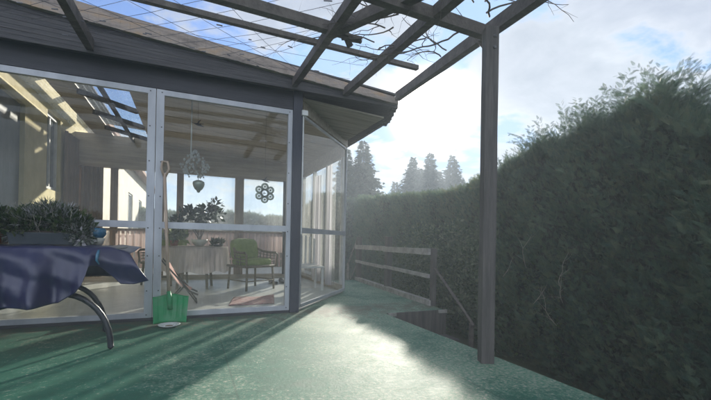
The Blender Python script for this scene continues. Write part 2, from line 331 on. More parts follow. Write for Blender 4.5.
def spray_template(nb=9, wid=.040, ang=44, sub=False):
    q = []
    def dia(p, a, L, w, z=0):
        d = np.array([math.sin(a), math.cos(a), 0]); s_ = np.array([math.cos(a), -math.sin(a), 0])
        p = np.array(p); q.append([p, p + d * L * .5 + s_ * w, p + d * L + np.array([0, 0, z]), p + d * L * .5 - s_ * w])
    dia((0, 0, 0), 0, 1.0, wid * .45)
    for i in range(nb):
        t = .12 + .8 * i / nb
        L = .5 * (1 - t * .65)
        for sgn in (-1, 1):
            a = sgn * R(ang - 14 * t); dia((0, t, 0), a, L, wid * .5, -.06 * random.random())
            if sub and i % 2 == 0:
                p = np.array([math.sin(a), math.cos(a), 0]) * L * .45 + np.array([0, t, 0]); dia(p, a - sgn * R(35), L * .5, wid * .38)
    dia((0, .9, 0), 0, .25, wid * .4)
    return np.array(q)
def place(tmpl, P, F, S):
    """template (q,4,3) at n points -> (n*q,4,3)"""
    W = np.einsum('qvk,nkj->nqvj', tmpl, F) * S[:, None, None, None] + P[:, None, None, :]
    return W.reshape(-1, 4, 3)
LEAF = np.array([[[0, 0, 0], [.28, .45, .05], [0, 1, -.05], [-.28, .45, .05]]])
NARROW = np.array([[[0, 0, 0], [.09, .5, .05], [0, 1.3, -.1], [-.09, .5, .05]]])
def leaf_cloud(cs, n, size, rad, aniso=(1, 1, 1), up=.3, droop=0, tm=LEAF):
    P = []; D = []
    for c in cs:
        k = int(n / len(cs)); u = RNG.normal(size=(k, 3)); u /= np.linalg.norm(u, axis=1, keepdims=True)
        r = RNG.random(k) ** .45
        P.append(np.array(c) + u * r[:, None] * rad * np.array(aniso)); dd = u + RNG.normal(size=(k, 3)) * .5; dd[:, 2] += up; D.append(dd)
    P = np.concatenate(P); D = np.concatenate(D)
    return place(tm, P, frames(D, RNG.random(len(P)) * 6.28), size * (.6 + .8 * RNG.random(len(P)))), RNG.random(len(P))

# ------------------------------------------------------------------ ground, deck
g = MB().grid(lambda a, b: ((a - .5) * 400, (b - .5) * 400, -.62), 40, 40)
struct(g.build('ground', 'lawn'))
dk = MB().poly([(-9, -11), (1.035, -11), (1.035, -.41), (1.86, -.41), (2.28, 3.12), (1.25, 3.12), (-9, 3.12)], -.14, 0.0)
dk.box(-9, 1.0, -10.9, -10.8, -.62, -.143); dk.box(.96, 1.0, -10.9, -.5, -.62, -.143)
struct(dk.build('deck', 'deck'))
# a worn timber edging along the open side of the deck
st = MB()
for k in range(3):
    st.box(1.06, 1.88, -.44 - .27 * (k + 1), -.44 - .27 * k, -.34 - .12 * k, -.30 - .12 * k)
    st.box(1.06, 1.88, -.46 - .27 * k, -.44 - .27 * k, -.42 - .12 * k, -.344 - .12 * k)
st.box(1.06, 1.88, -.435, -.412, -.34, .004, 0); st.box(1.06, 1.16, -.46, -.436, -.03, .008, 1); st.box(1.76, 1.88, -.46, -.436, -.03, .008, 1)
t = st.build('garden_steps', ['post', 'fence']); tag(t, 'small flight of wooden steps leading down off the green deck', 'steps')
# the step's pale edge strips
# ------------------------------------------------------------------ sunroom
def roofz(u): return 2.655 - .075 * u
SR = thing('sunroom', 'glazed sunroom with grey aluminium frames and dark boarded roof edge', 'sunroom', (-.8, 1.9, 0))
FL = [(-2.95, .02), (.06, .02), (.12, .06), (1.22, 1.40), (1.22, 3.86), (-2.95, 3.86)]
MB().poly(FL, .002, .012).build('floor', 'floor', SR)
# plinth under the front and the chamfer
MB().box(-2.95, .0, -.035, .018, .001, .028).build('sill', 'header', SR)
def frame_rect(mb, a, b, z0, z1, wl, wr, wb, wt, d=.05, rail=None, rh=.065):
    """aluminium frame between plan points a and b"""
    a = Vector((*a, 0)); b = Vector((*b, 0)); L = (b - a).length; d_ = (b - a).normalized(); nn = Vector((-d_.y, d_.x, 0))
    def bar(s0, s1, h0, h1, dd=d):
        p = []
        for h in (h0, h1):
            for (s_, q) in ((s0, -dd / 2), (s1, -dd / 2), (s1, dd / 2), (s0, dd / 2)):
                v = a + d_ * s_ + nn * q; p.append((v.x, v.y, h))
        mb.hexa(p)
    bar(0, wl, z0, z1); bar(L - wr, L, z0, z1)
    bar(wl, L - wr, z0, z0 + wb, d - .004); bar(wl, L - wr, z1 - wt, z1, d - .004)
    if rail: bar(wl, L - wr, rail, rail + rh, d - .004)
    def screws(s_, hs):
        for h in hs:
            v = a + d_ * s_ - nn * (d / 2 + .002)
            q = [v + d_ * x * .006 + Vector((0, 0, h + z * .006)) for x, z in ((-1, -1), (1, -1), (1, 1), (-1, 1))]
            b0 = len(mb.v); mb.v += [tuple(k) for k in q]; mb.face([b0, b0 + 1, b0 + 2, b0 + 3], 1)
    screws(wl * .7, [.06, .3, .65, .93, 1.25, 1.6, 1.95, z1 - .03]); screws(L - wr * .7, [.06, .3, .65, .93, 1.25, 1.6, 1.95, z1 - .03])
    return a + d_ * wl, a + d_ * (L - wr)
def pane(a, b, z0, z1, mat, parent, name='pane'):
    m = MB(); n = len(m.v); m.v += [(a[0], a[1], z0), (b[0], b[1], z0), (b[0], b[1], z1), (a[0], a[1], z1)]; m.face([0, 1, 2, 3])
    return m.build(name, mat, parent)
def window(a, b, z0, z1, wl, wr, wb, wt, parent, rail=None, gm='glass', **k):
    mb = MB(); p, q = frame_rect(mb, a, b, z0, z1, wl, wr, wb, wt, rail=rail, **k)
    f = mb.build('window_frame', ['alu', 'screw'], parent)
    if rail:
        pane(p, q, z0 + wb, rail, gm, f); pane(p, q, rail + .065, z1 - wt, gm, f)
    else: pane(p, q, z0 + wb, z1 - wt, gm, f)
    return f
window((-2.93, 0), (-1.408, 0), .03, 2.33, .07, .07, .05, .055, SR, rail=.93)
window((-1.402, 0), (-.01, 0), .03, 2.33, .07, .05, .05, .055, SR, rail=.93)
MB().box(-.008, .10, -.05, .05, .003, 2.56).build('corner_post', 'navy', SR, bevel=.004)
window((.125, .075), (1.235, 1.40), .03, 2.33, .03, .03, .04, .025, SR, rail=.92, gm='glass2', d=.035)
MB().box(.085, .155, -.085, -.052, 2.27, 2.33).box(.10, .112, -.07, -.055, .9, 2.27).build('lamp_sensor', 'white', SR, bevel=.004)
# header boards above the front glass, and the wall plate above the chamfer
hb = MB(); hb.box(-2.95, -.01, -.03, .03, 2.334, 2.56); hb.build('header', 'header', SR)
hb = MB(); hb.beam((.13, .09, 2.445), (1.235, 1.41, 2.445), .05, .19); hb.build('header', 'wood_int', SR)
# fascia: dark boards, top edge rising to the left
fa = MB()
nb = 7
for k in range(nb):
    t0, t1 = k / nb, (k + .93) / nb
    def zz(u, t): return 2.515 + (roofz(u) - .022 - 2.515) * t
    off = .0015 * (k % 2)
    p = [(-3.6, -.16 + off, zz(-3.6, t0)), (1.24, -.16 + off, max(2.517, zz(1.24, t0))), (1.24, -.135, max(2.517, zz(1.24, t0))), (-3.6, -.135, zz(-3.6, t0)),
         (-3.6, -.16 + off, zz(-3.6, t1)), (1.24, -.16 + off, zz(1.24, t1) + .001), (1.24, -.135, zz(1.24, t1) + .001), (-3.6, -.135, zz(-3.6, t1))]
    fa.hexa(p)
fa.build('fascia', 'slate', SR)
# soffit strip between fascia and header, and the big soffit over the chamfered corner
MB().poly([(-3.6, -.133), (1.24, -.133), (1.50, .6), (1.54, 2.3), (1.54, 3.2), (1.26, 3.2), (1.26, 1.37), (.14, .04), (.05, -.032), (-3.6, -.032)], 2.542, 2.552).build('soffit', 'slate', SR)
# roof slab with weathered front edge
rf = MB()
zlo, zhi = (lambda x, y: roofz(x) + .125), (lambda x, y: roofz(x) + .145)
for pl in ([(-3.6, -.13), (-1.78, -.13), (-1.78, .72), (-3.6, .72)], [(-1.779, -.13), (1.27, -.13), (1.55, .6), (1.58, 3.3), (1.58, 4.25), (-1.779, 4.25)], [(-2.66, .721), (-2.38, .721), (-2.38, 4.25), (-2.66, 4.25)],
           [(-3.6, .721), (-2.945, .721), (-2.945, 4.25), (-3.6, 4.25)], [(-2.944, 1.9), (-2.661, 1.9), (-2.661, 2.25), (-2.944, 2.25)], [(-2.944, 3.0), (-2.661, 3.0), (-2.661, 3.2), (-2.944, 3.2)], [(-2.379, 4.0), (-1.78, 4.0), (-1.78, 4.25), (-2.379, 4.25)]):
    rf.poly(pl, zlo, zhi)
roof = rf.build('roof', 'roofing', SR)
te = MB(); us = np.linspace(-3.6, 1.27, 60)
def thick(u): return .165 - .022 * (u + 2.6)
for i in range(len(us) - 1):
    a, b = us[i], us[i + 1] - .001
    j = random.uniform(-.003, .003); ta, tb = thick(a), thick(b)
    te.hexa([(a, -.21, roofz(a) - .02 + j), (b, -.21, roofz(b) - .02 + j), (b, -.132, roofz(b) - .02), (a, -.132, roofz(a) - .02), (a, -.21, roofz(a) - .02 + ta), (b, -.21, roofz(b) - .02 + tb), (b, -.132, roofz(b) - .02 + ta), (a, -.132, roofz(a) - .02 + ta)])
te.build('roof_edge', 'tan', roof)
# ragged roofing sheet edge along the right end
rg = MB()
ed = [(1.27, -.14), (1.36, .1), (1.45, .38), (1.50, .6), (1.52, 1.2), (1.54, 2.15), (1.55, 3.2)]
for i in range(len(ed) - 1):
    a, b = Vector((*ed[i], 0)), Vector((*ed[i + 1], 0)); L = (b - a).length; n = max(2, int(L / .05))
    for k in range(n):
        p = a.lerp(b, k / n); q = a.lerp(b, (k + .98) / n); o = random.uniform(.0, .035) if i < 3 else random.uniform(0, .006); dz = random.uniform(-.02, .0) if i < 3 else 0
        rg.hexa([(p.x - .05, p.y, 2.53 + dz), (p.x + o, p.y, 2.53 + dz), (q.x + o, q.y, 2.53 + dz), (q.x - .05, q.y, 2.53 + dz), (p.x - .05, p.y, 2.63), (p.x + o, p.y, 2.63), (q.x + o, q.y, 2.63), (q.x - .05, q.y, 2.63)])
rg.build('roof_edge', 'slate', roof)
# ceiling boards with a translucent strip
def cz(x, y=0): return 2.50 - .06 * x
ce = MB()
def ceil_strip(x0, x1, y0, y1, n):
    for k in range(n):
        a = y0 + (y1 - y0) * k / n; b = y0 + (y1 - y0) * (k + .97) / n; d = .002 * (k % 3)
        ce.hexa([(x0, a, cz(x0) + d), (x1, a, cz(x1) + d), (x1, b, cz(x1) + d), (x0, b, cz(x0) + d), (x0, a, cz(x0) + .02), (x1, a, cz(x1) + .02), (x1, b, cz(x1) + .02), (x0, b, cz(x0) + .02)])
ceil_strip(-2.66, -2.36, .04, 3.86, 26); ceil_strip(-2.95, -2.66, .04, .75, 5); ceil_strip(-1.78, 1.2, .04, 3.86, 26); ceil_strip(-2.36, -1.78, .04, .75, 5)
ce.build('ceiling', 'wood_int', SR)
# the roof slab has a gap over the strip: corrugated translucent sheet
sk = MB(); sk.grid(lambda a, b: (-2.38 + .62 * a, .7 + 3.2 * b, 2.66 + .012 * math.sin(a * 62)), 60, 2)
sk.build('skylight', 'corrug', SR)
MB().grid(lambda a, b: (-2.95 + .30 * a, .7 + 3.2 * b, 2.70 + .006 * math.sin(a * 40)), 30, 2).build('skylight', 'corrug', SR)
jb = MB()
for y in (1.35, 2.1, 2.9, 3.6): jb.box(-2.95, 1.2, y, y + .06, 2.36, 2.49)
for o in range(1): pass
jb2 = MB()
for y in (1.35, 2.2, 3.05): jb2.beam((-2.37, y, 2.62), (-1.78, y + .5, 2.60), .05, .06)
jb2.beam((-2.08, .75, 2.60), (-2.05, 3.8, 2.60), .04, .05)
jb2.build('roof_batten', 'post', SR)
# far wall: low cill, posts, header
fw = MB(); fw.box(-2.95, 1.2, 3.80, 3.86, .012, .10); fw.box(-2.95, 1.2, 3.79, 3.86, 2.07, 2.66); fw.build('back_wall', 'wood_int', SR)
for a, b in ((-2.93, -2.85), (-2.40, -2.28), (-1.6, -1.52), (-1.31, -1.19), (-.23, -.06), (.98, 1.06), (1.14, 1.2)):
    MB().box(a, b, 3.77, 3.87, .10, 2.068).build('post', 'woodpost', SR)
MB().box(-2.85, 1.14, 3.80, 3.85, .93, .98).build('rail', 'woodpost', SR)
for a, b in ((-2.85, -2.40), (-2.28, -1.6), (-1.52, -1.31), (-1.19, -.23), (-.06, .98)):
    pane((a, 3.825), (b, 3.825), .10, .93, 'glass2', SR, 'pane'); pane((a, 3.825), (b, 3.825), .98, 2.07, 'glass2', SR, 'pane')
# right side wall of the sunroom, glazed above a low panel
rw = MB(); rw.box(1.20, 1.24, 1.44, 3.86, .012, .12); rw.build('side_wall', 'wood_int', SR); MB().box(1.20, 1.24, 1.44, 3.86, 2.20, 2.54).build('lintel', 'wood_int', SR)
for y in (1.44, 2.2, 3.0, 3.78): MB().box(1.19, 1.25, y, y + .07, .12, 2.2).build('post', 'white', SR)
for y in (1.51, 2.27, 3.07): pane((1.22, y), (1.22, y + .70), .12, 2.2, 'glass2', SR, 'pane')
# ------------------------------------------------------------------ house
HS = thing('house', 'cream rendered house wall running back behind the sunroom', 'house', (-5, 8, -.6))
hw = MB()
# wall faces in pieces round the openings (x = -2.95 face)
def wallrect(y0, y1, z0, z1, mi=0): hw.box(-3.2, -2.95, y0, y1, z0, z1, mi)
wallrect(-.1, .3, -.62, 3.2); wallrect(.3, 1.58, 2.43, 3.2); wallrect(.3, 1.58, -.62, 0); wallrect(1.58, 2.38, -.62, 3.2)
wallrect(2.38, 2.98, -.62, 1.5); wallrect(2.38, 2.98, 2.62, 3.2); wallrect(2.98, 4.7, -.62, 3.2)
y = 4.7
for (a, b) in ((5.05, 5.6), (7.4, 8.0), (10.3, 11.4), (13.2, 14.2)):
    wallrect(y, a, -.62, 3.2, 1); wallrect(a, b, -.62, 1.0, 1); wallrect(a, b, 2.3, 3.2, 1); y = b
wallrect(y, 19, -.62, 3.2, 1)
hw.box(-9, -3.2, -.1, 0.1, -.62, 3.2); hw.box(-9, -3.2, 18.8, 19, -.62, 3.2)
hw.build('wall', ['cream', 'cream2'], HS)
d = MB().box(-3.05, -3.0, .3, 1.58, 0, 2.43).build('door', 'greydoor', HS)
MB().box(-3.0, -2.96, 1.42, 1.46, 1.0, 1.15).build('door_handle', 'alu', d)
for (a, b, z0, z1) in ((2.38, 2.98, 1.5, 2.62), (5.05, 5.6, 1.0, 2.3), (7.4, 8.0, 1.0, 2.3), (10.3, 11.4, 1.0, 2.3), (13.2, 14.2, 1.0, 2.3)):
    f = MB(); f.box(-3.04, -2.99, a, a + .05, z0, z1).box(-3.04, -2.99, b - .05, b, z0, z1).box(-3.04, -2.99, a + .05, b - .05, z0, z0 + .05).box(-3.04, -2.99, a + .05, b - .05, z1 - .05, z1)
    f.box(-3.03, -3.0, (a + b) / 2 - .02, (a + b) / 2 + .02, z0 + .05, z1 - .05)
    w = f.build('window', 'white', HS); MB().box(-3.03, -3.02, a + .05, b - .05, z0 + .05, z1 - .05).build('pane', 'darkglass', w)
rr = MB(); rr.hexa([(-9, 4.4, 4.6), (-2.6, 4.4, 3.08), (-2.6, 19.3, 3.08), (-9, 19.3, 4.6), (-9, 4.4, 4.72), (-2.6, 4.4, 3.2), (-2.6, 19.3, 3.2), (-9, 19.3, 4.72)])
rr.hexa([(-9, -.5, 4.85), (-3.62, -.5, 3.4), (-3.62, 4.38, 3.4), (-9, 4.38, 4.85), (-9, -.5, 4.97), (-3.62, -.5, 3.52), (-3.62, 4.38, 3.52), (-9, 4.38, 4.97)])
rr.build('roof', 'tile', HS)
# ------------------------------------------------------------------ pergola
PG = thing('pergola', 'open timber pergola with crossing weathered beams above the deck', 'pergola', (.86, -2.23, 0))
def rz(n, top=0): return 2.60 + .085 * n          # slopes gently down away from the wall (n negative)
def rafter(u0, n0, u1, n1, w, h, z0=None, z1=None, name='rafter', mat='beam'):
    a = Vector((u0, n0, rz(n0) if z0 is None else z0)); b = Vector((u1, n1, rz(n1) if z1 is None else z1))
    return MB().beam(a, b, w, h, seg=8, jit=.03).build(name, mat, PG)
rafter(-1.94, -.165, -1.86, -2.9, .06, .10)
rafter(-.03, -.165, -.16, -2.9, .062, .08)
rafter(.58, -.165, .40, -2.9, .068, .08)
rafter(1.24, -.24, .80, -3.3, .065, .095, 2.62, 2.34)
rafter(.92, -2.13, -3.4, -2.26, .06, .085, 2.405, 2.44, 'beam')          # outer beam over the post
rafter(.93, -1.17, -3.4, -1.31, .045, .04, 2.535, 2.53, 'batten')
rafter(.05, -1.52, -3.4, -1.72, .07, .075, 2.50, 2.48, 'beam')
rafter(-.08, -1.50, .24, -2.30, .07, .08, 2.49, 2.43, 'brace')
MB().beam((.875, -2.235, -.0), (.865, -2.23, 2.37), .09, .09, up=(math.cos(YAW), -math.sin(YAW), 0), seg=10, jit=.025).build('post', 'post', PG)
# the deck ends beside the post: its foot stands on a pad on the deck edge
# bolt heads where rafters cross the outer beam and at the post head
for (x_, y_, z_) in ((-.10, -2.255, 2.40), (.46, -2.235, 2.40), (.86, -2.283, 2.30), (.86, -2.283, 2.22)):
    bo = MB().lathe((x_, y_, z_), [(0, -.008), (.012, -.008), (.012, .004), (0, .004)], 8, ax=Matrix.Rotation(R(90), 3, 'X')); bo.build('bolt', 'wire', PG)
# ragged splintered stub at the beam joint
sb = MB()
for k in range(7): sb.beam((.03 + random.uniform(-.03, .03), -1.52, 2.47 + random.uniform(-.03, .03)), (.13 + random.uniform(-.05, .06), -1.50 + random.uniform(-.06, .06), 2.46 + random.uniform(-.05, .03)), .022, .022)
sb.build('broken_end', 'beam', PG)
# trellis wires: a sagging diamond net
ww = MB()
def wire(a, b, sag=.03, r=.0016):
    a = Vector(a); b = Vector(b); pts = []
    for k in range(9):
        t = k / 8; p = a.lerp(b, t); p.z -= sag * 4 * t * (1 - t); p.x += random.uniform(-.006, .006); p.y += random.uniform(-.006, .006); pts.append(p)
    ww.tube(pts, r, 4)
for k in range(18):
    u = -3.6 + k * .25
    if u > -.6: continue
    wire((u, -.20, 2.70), (min(.2, u + 1.5), -1.9, 2.50)); 
    if k % 2: wire((min(.1, u + 1.6), -.20, 2.66), (u, -1.5, 2.50))
for n in (-.5, -.85): wire((-3.5, n, 2.62), (.5, n, 2.60), .06)
for k in range(46):      # twists where wires cross
    u = random.uniform(-3.2, .1); n = random.uniform(-2.0, -.3); ww.beam((u, n, 2.58 + .05 * n), (u + random.uniform(.02, .06), n + random.uniform(-.02, .02), 2.58 + .05 * n), .007, .007)
ww.build('wire_net', 'wire', PG)
# ------------------------------------------------------------------ bare vine on the pergola
vn = MB()
def branch(p, d, L, r, depth):
    pts = [p.copy()]; rs = [r]; n = max(3, int(L / .05))
    for k in range(n):
        d = (d + Vector((random.gauss(0, .22), random.gauss(0, .22), random.gauss(0, .12)))).normalized()
        p = p + d * (L / n); pts.append(p.copy()); rs.append(r * (1 - .65 * (k + 1) / n))
        if depth > 0 and random.random() < .5:
            dd = (d + Vector((random.gauss(0, .8), random.gauss(0, .8), random.gauss(0, .35)))).normalized()
            branch(p.copy(), dd, L * random.uniform(.25, .5), rs[-1] * .7, depth - 1)
    vn.tube(pts, rs, 5)
vn.tube([(1.30, -1.95, -.6), (1.1, -1.95, .2), (.96, -2.08, .9), (.93, -2.10, 1.8), (.93, -2.10, 2.3), (.9, -2.0, 2.44)], [.014, .012, .011, .010, .009, .008], 7)
for (a, b, L, r) in (((.90, -2.1, 2.47), (-.35, .8, .02), .95, .012), ((.88, -2.2, 2.48), (-.6, -.5, .1), .8, .011), ((.95, -1.6, 2.52), (-.8, .1, 0), .5, .009), ((.85, -2.2, 2.50), (.1, -1, .15), .7, .010),
                     ((.34, -1.75, 2.50), (-.3, .5, .02), .45, .009), ((.32, -1.95, 2.50), (-1, .35, 0), .6, .010), ((.15, -2.1, 2.5), (-.3, -.5, .1), .5, .008), ((-.1, -1.35, 2.52), (-.8, .3, 0), .4, .007),
                     ((.75, -2.3, 2.50), (-.2, -1, .2), .6, .009), ((1.0, -1.45, 2.54), (-.8, -.6, .0), .55, .009), ((-1.7, -2.5, 2.52), (-.8, .5, 0), .5, .006)):
    branch(Vector(a), Vector(b).normalized(), L, r * .72, 2)
for k in range(9):
    branch(Vector((random.uniform(.1, .9), random.uniform(-2.3, -1.3), 2.5)), Vector((random.gauss(-.4, .6), random.gauss(.2, .6), random.gauss(0, .05))).normalized(), random.uniform(.35, .7), .006, 2)
tag(vn.build('bare_vine', 'twig'), 'leafless vine branches tangled over the pergola beams above the post', 'vine')
# ------------------------------------------------------------------ deck fence and handrails
FN = thing('deck_fence', 'weathered wooden fence of two rails at the far edge of the deck', 'fence', (2.1, 1.5, 0))
fp = [(2.22, 3.03), (2.07, 1.45), (1.90, -.12)]
for (x, y) in fp:
    hw_ = .05 if y > 0 else .032
    MB().box(x - hw_, x + hw_, y - hw_, y + hw_, .0, .92 if y > 0 else .76).build('post', 'post', FN, bevel=.006)
def lerp2(t, o=0): return (2.22 + (1.90 - 2.22) * t + o, 3.03 - 3.15 * t)
for (z, w, h) in ((.71, .045, .085), (.40, .035, .05)):
    for (a, b) in ((0, .5), (.5, 1)):
        p, q = lerp2(a, -.07), lerp2(b, -.07); dz = random.uniform(-.008, .008)
        MB().beam((p[0], p[1], z + dz), (q[0], q[1], z - dz), w, h, seg=6, jit=.03).build('rail', 'fence', FN)
p, q = lerp2(-.02, -.03), lerp2(1.0, -.03); MB().beam((p[0], p[1], .035), (q[0], q[1], .035), .07, .07, seg=8, jit=.03).build('kerb_board', 'fence', FN)
hr = thing('stair_handrail', 'thin sloping handrail left of the far fence post', 'handrail', (2.25, 3.6, 0), 'handrails of the garden steps')
MB().tube([(2.2, 3.1, .84), (2.28, 3.77, .30)], .018).build('rail', 'fence', hr); MB().beam((2.28, 3.77, -.6), (2.28, 3.77, .32), .04, .04, up=(1, 0, 0)).build('post', 'fence', hr)
MB().tube([(2.2, 3.12, .30), (2.28, 3.77, -.2)], .014).build('rail', 'fence', hr)
hr = thing('stair_handrail', 'thin sloping handrail running down the steps between fence and pergola post', 'handrail', (1.8, -.6, 0), 'handrails of the garden steps')
MB().tube([(1.87, -.2, .50), (1.70, -.99, .10), (1.66, -1.2, -.02)], .016).build('rail', 'beam', hr); MB().beam((1.67, -1.15, -.62), (1.67, -1.15, .0), .035, .035, up=(1, 0, 0)).build('post', 'beam', hr)
# ------------------------------------------------------------------ hedges
HL = [(-6.5, 1.85, 1.8), (-4.5, 2.05, 1.75), (-2.93, 2.25, 1.72), (-2.65, 2.33, 1.86), (-2.35, 2.42, 2.08), (-1.95, 2.50, 2.0), (-1.65, 2.54, 2.06), (-1.3, 2.58, 1.95), (-.97, 2.63, 2.0), (-.4, 2.66, 1.88), (.43, 2.94, 1.80), (1.38, 3.26, 1.77), (2.2, 3.42, 1.82), (3.4, 3.72, 1.93), (5.35, 4.14, 2.13), (7.5, 4.27, 2.26), (9.5, 4.9, 2.5), (13, 6.6, 2.95)]
HN = np.array([h[0] for h in HL]); HU = np.array([h[1] for h in HL]); HZ = np.array([h[2] for h in HL])
def hedge_obj(name, label, fu, fz, n0, n1, thickness, count_face, count_top, size, swap=False, dens_near=None, shoots=()):
    """hedge running along y (or x when swap); face at fu(n), top at fz(n)"""
    T = thing(name, label, 'hedge', (0, 0, 0))
    tmpl = spray_template()
    def world(n, f, z): return np.stack([f, n, z], 1) if not swap else np.stack([n, f, z], 1)
    n = RNG.random(count_face) ** 1.0 * (n1 - n0) + n0
    if dens_near is not None: n = dens_near(RNG.random(count_face))
    h = fz(n); z = -.62 + RNG.random(count_face) * (h + .62)
    lump = .10 * np.sin(n * 3.1 + z * 2.3) + .07 * np.sin(n * 7.7 - z * 5.1) + .05 * np.sin(n * 13 + z * 9)
    bulge = .14 * np.clip((z - h + .5) / .5, 0, 1) ** 2
    f = fu(n) + bulge + lump * .8 + RNG.random(count_face) * .22
    P = world(n, f, z)
    face = -1.0
    D = world(RNG.normal(size=count_face) * .55, face * (.5 + .5 * RNG.random(count_face)), .75 + RNG.normal(size=count_face) * .45)
    S = size * (.6 + .8 * RNG.random(count_face)); 
    n2 = RNG.random(count_top) * (n1 - n0) + n0
    if dens_near is not None: n2 = dens_near(RNG.random(count_top))
    w = RNG.random(count_top) * thickness
    h2 = fz(n2) - .16 * RNG.random(count_top) + .05 * np.sin(n2 * 5.3) + .04 * np.sin(n2 * 11 + w * 4)
    P2 = world(n2, fu(n2) + .1 + w, h2)
    D2 = world(RNG.normal(size=count_top) * .6, RNG.normal(size=count_top) * .5 - .2, .8 + .4 * RNG.random(count_top))
    S2 = size * (.7 + 1.0 * RNG.random(count_top))
    V = np.concatenate([place(tmpl, P, frames(D, RNG.random(len(P)) * 6.28), S), place(tmpl, P2, frames(D2, RNG.random(len(P2)) * 6.28), S2)])
    tn = np.repeat(np.concatenate([RNG.random(len(P)), RNG.random(len(P2)) * .8 + .2]), len(tmpl))
    SH = []; feather = spray_template(10, .030, 36, False)
    for (a, b, cnt, Lmin, Lmax) in shoots:
        for k in range(cnt):
            nn = random.uniform(a, b); hh = float(fz(np.array([nn]))[0]); w_ = random.uniform(.0, thickness * .7)
            p = np.array([float(fu(np.array([nn]))[0]) + .1 + w_, nn, hh - .12]) if not swap else np.array([nn, float(fu(np.array([nn]))[0]) + w_, hh - .12])
            L = random.uniform(Lmin, Lmax); d = np.array([random.gauss(-.15, .35), random.gauss(0, .4), 1.0]); d /= np.linalg.norm(d); dr = np.array([random.gauss(0, 1), random.gauss(0, 1), 0]); dr /= np.linalg.norm(dr)
            m = int(L / .02)
            for q in range(m):
                t = q / m; d = d + dr * .035 + np.array([0, 0, -.05 * t]); d /= np.linalg.norm(d); p = p + d * L / m
                sd = np.cross(d, [0, 0, 1.]); sd /= max(1e-6, np.linalg.norm(sd)); sg = 1 if q % 2 else -1
                dd = d * .75 + sd * sg * .65 + RNG.normal(size=3) * .18
                SH.append((p.copy(), dd, size * (1.5 - .8 * t) * random.uniform(.8, 1.25)))
    if SH:
        P3 = np.array([s[0] for s in SH]); D3 = np.array([s[1] for s in SH]); S3 = np.array([s[2] for s in SH])
        V = np.concatenate([V, place(feather, P3, frames(D3, RNG.random(len(P3)) * 6.28), S3)]); tn = np.concatenate([tn, np.repeat(RNG.random(len(P3)) * .7, len(feather))])
    np_quads('foliage', V, tn, 'hedge', T)
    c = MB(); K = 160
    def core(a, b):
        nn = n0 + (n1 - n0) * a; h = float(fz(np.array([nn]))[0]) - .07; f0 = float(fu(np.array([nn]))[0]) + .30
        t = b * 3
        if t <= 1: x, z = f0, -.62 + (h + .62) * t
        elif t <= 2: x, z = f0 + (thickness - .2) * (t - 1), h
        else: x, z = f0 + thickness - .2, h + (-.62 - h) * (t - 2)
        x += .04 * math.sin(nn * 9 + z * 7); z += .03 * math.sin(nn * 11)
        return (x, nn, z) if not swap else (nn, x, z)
    c.grid(core, K, 30, smooth=False); c.build('branches', 'core', T)  # added dark shell inside the foliage that blocks see-through, no modelled twigs
    return T
fu = lambda n: np.interp(n, HN, HU); fz = lambda n: np.interp(n, HN, HZ)
hedge_obj('thuja_hedge', 'tall dark thuja hedge with feathery shoots along the right side of the deck', fu, fz, -6.0, 12.8, .9, 92000, 32000, .078,
          dens_near=lambda r: -6.0 + 18.8 * r ** 1.5,
          shoots=((-2.5, -1.2, 100, .12, .40), (-2.55, -2.15, 70, .30, .62), (-1.85, -1.5, 55, .28, .55), (-1.2, -.75, 70, .22, .52), (-.7, -.05, 70, .15, .42), (-2.95, -2.6, 25, .1, .25), (-.1, 1.8, 90, .08, .24), (1.8, 6, 60, .08, .25), (-6, -2.9, 20, .15, .35)))
fu2 = lambda n: 8.4 + 0 * n; fz2 = lambda n: 2.12 + .03 * np.sin(n * 1.3)
hedge_obj('garden_hedge', 'low distant hedge seen through the far windows of the sunroom', lambda n: 13.3 + 0 * n, lambda n: 1.75 + 1.1 * np.clip((n - 3.5) / 1.5, 0, 1) + .07 * np.sin(n * 1.7), -4.5, 7.2, .9, 9000, 5000, .2, swap=True)
# ivy below and around the fence
iv, tn = leaf_cloud([(2.75 + .2 * random.random(), n_, z_) for n_ in np.arange(-3.6, 3.4, .35) for z_ in (-.35, .05, .5)], 9000, .05, .30, (.7, 1, 1))
T = thing('ivy', 'glossy ivy covering the foot of the hedge behind the deck fence', 'ivy', (2.7, 0, -.6)); np_quads('leaves', iv, tn, 'ivy', T)
iv, tn = leaf_cloud([(2.55 + .12 * n_ + .2 * random.random(), n_, z_) for n_ in np.arange(-.3, 2.4, .3) for z_ in (-.1, .25, .6, .95)], 3200, .06, .26, (.6, 1, 1))
T = thing('climbing_plant', 'ivy coloured paler for its sunlit leaves, scrambling up the hedge right of the deck fence', 'climber', (2.6, 1.0, -.6)); np_quads('leaves', iv, tn, 'litivy', T)
# dry twigs by the post
tw = MB(); vn = tw
for k in range(6):
    p = Vector((random.uniform(2.0, 2.4), random.uniform(-2.0, -1.0), random.uniform(-.3, .7)))
    branch(p, Vector((random.gauss(-.2, .5), random.gauss(0, .3), .8)).normalized(), random.uniform(.15, .4), .003, 1)
tag(tw.build('dry_twigs', 'twiglight'), 'pale dry twigs sticking out of the hedge right of the pergola post', 'twigs')
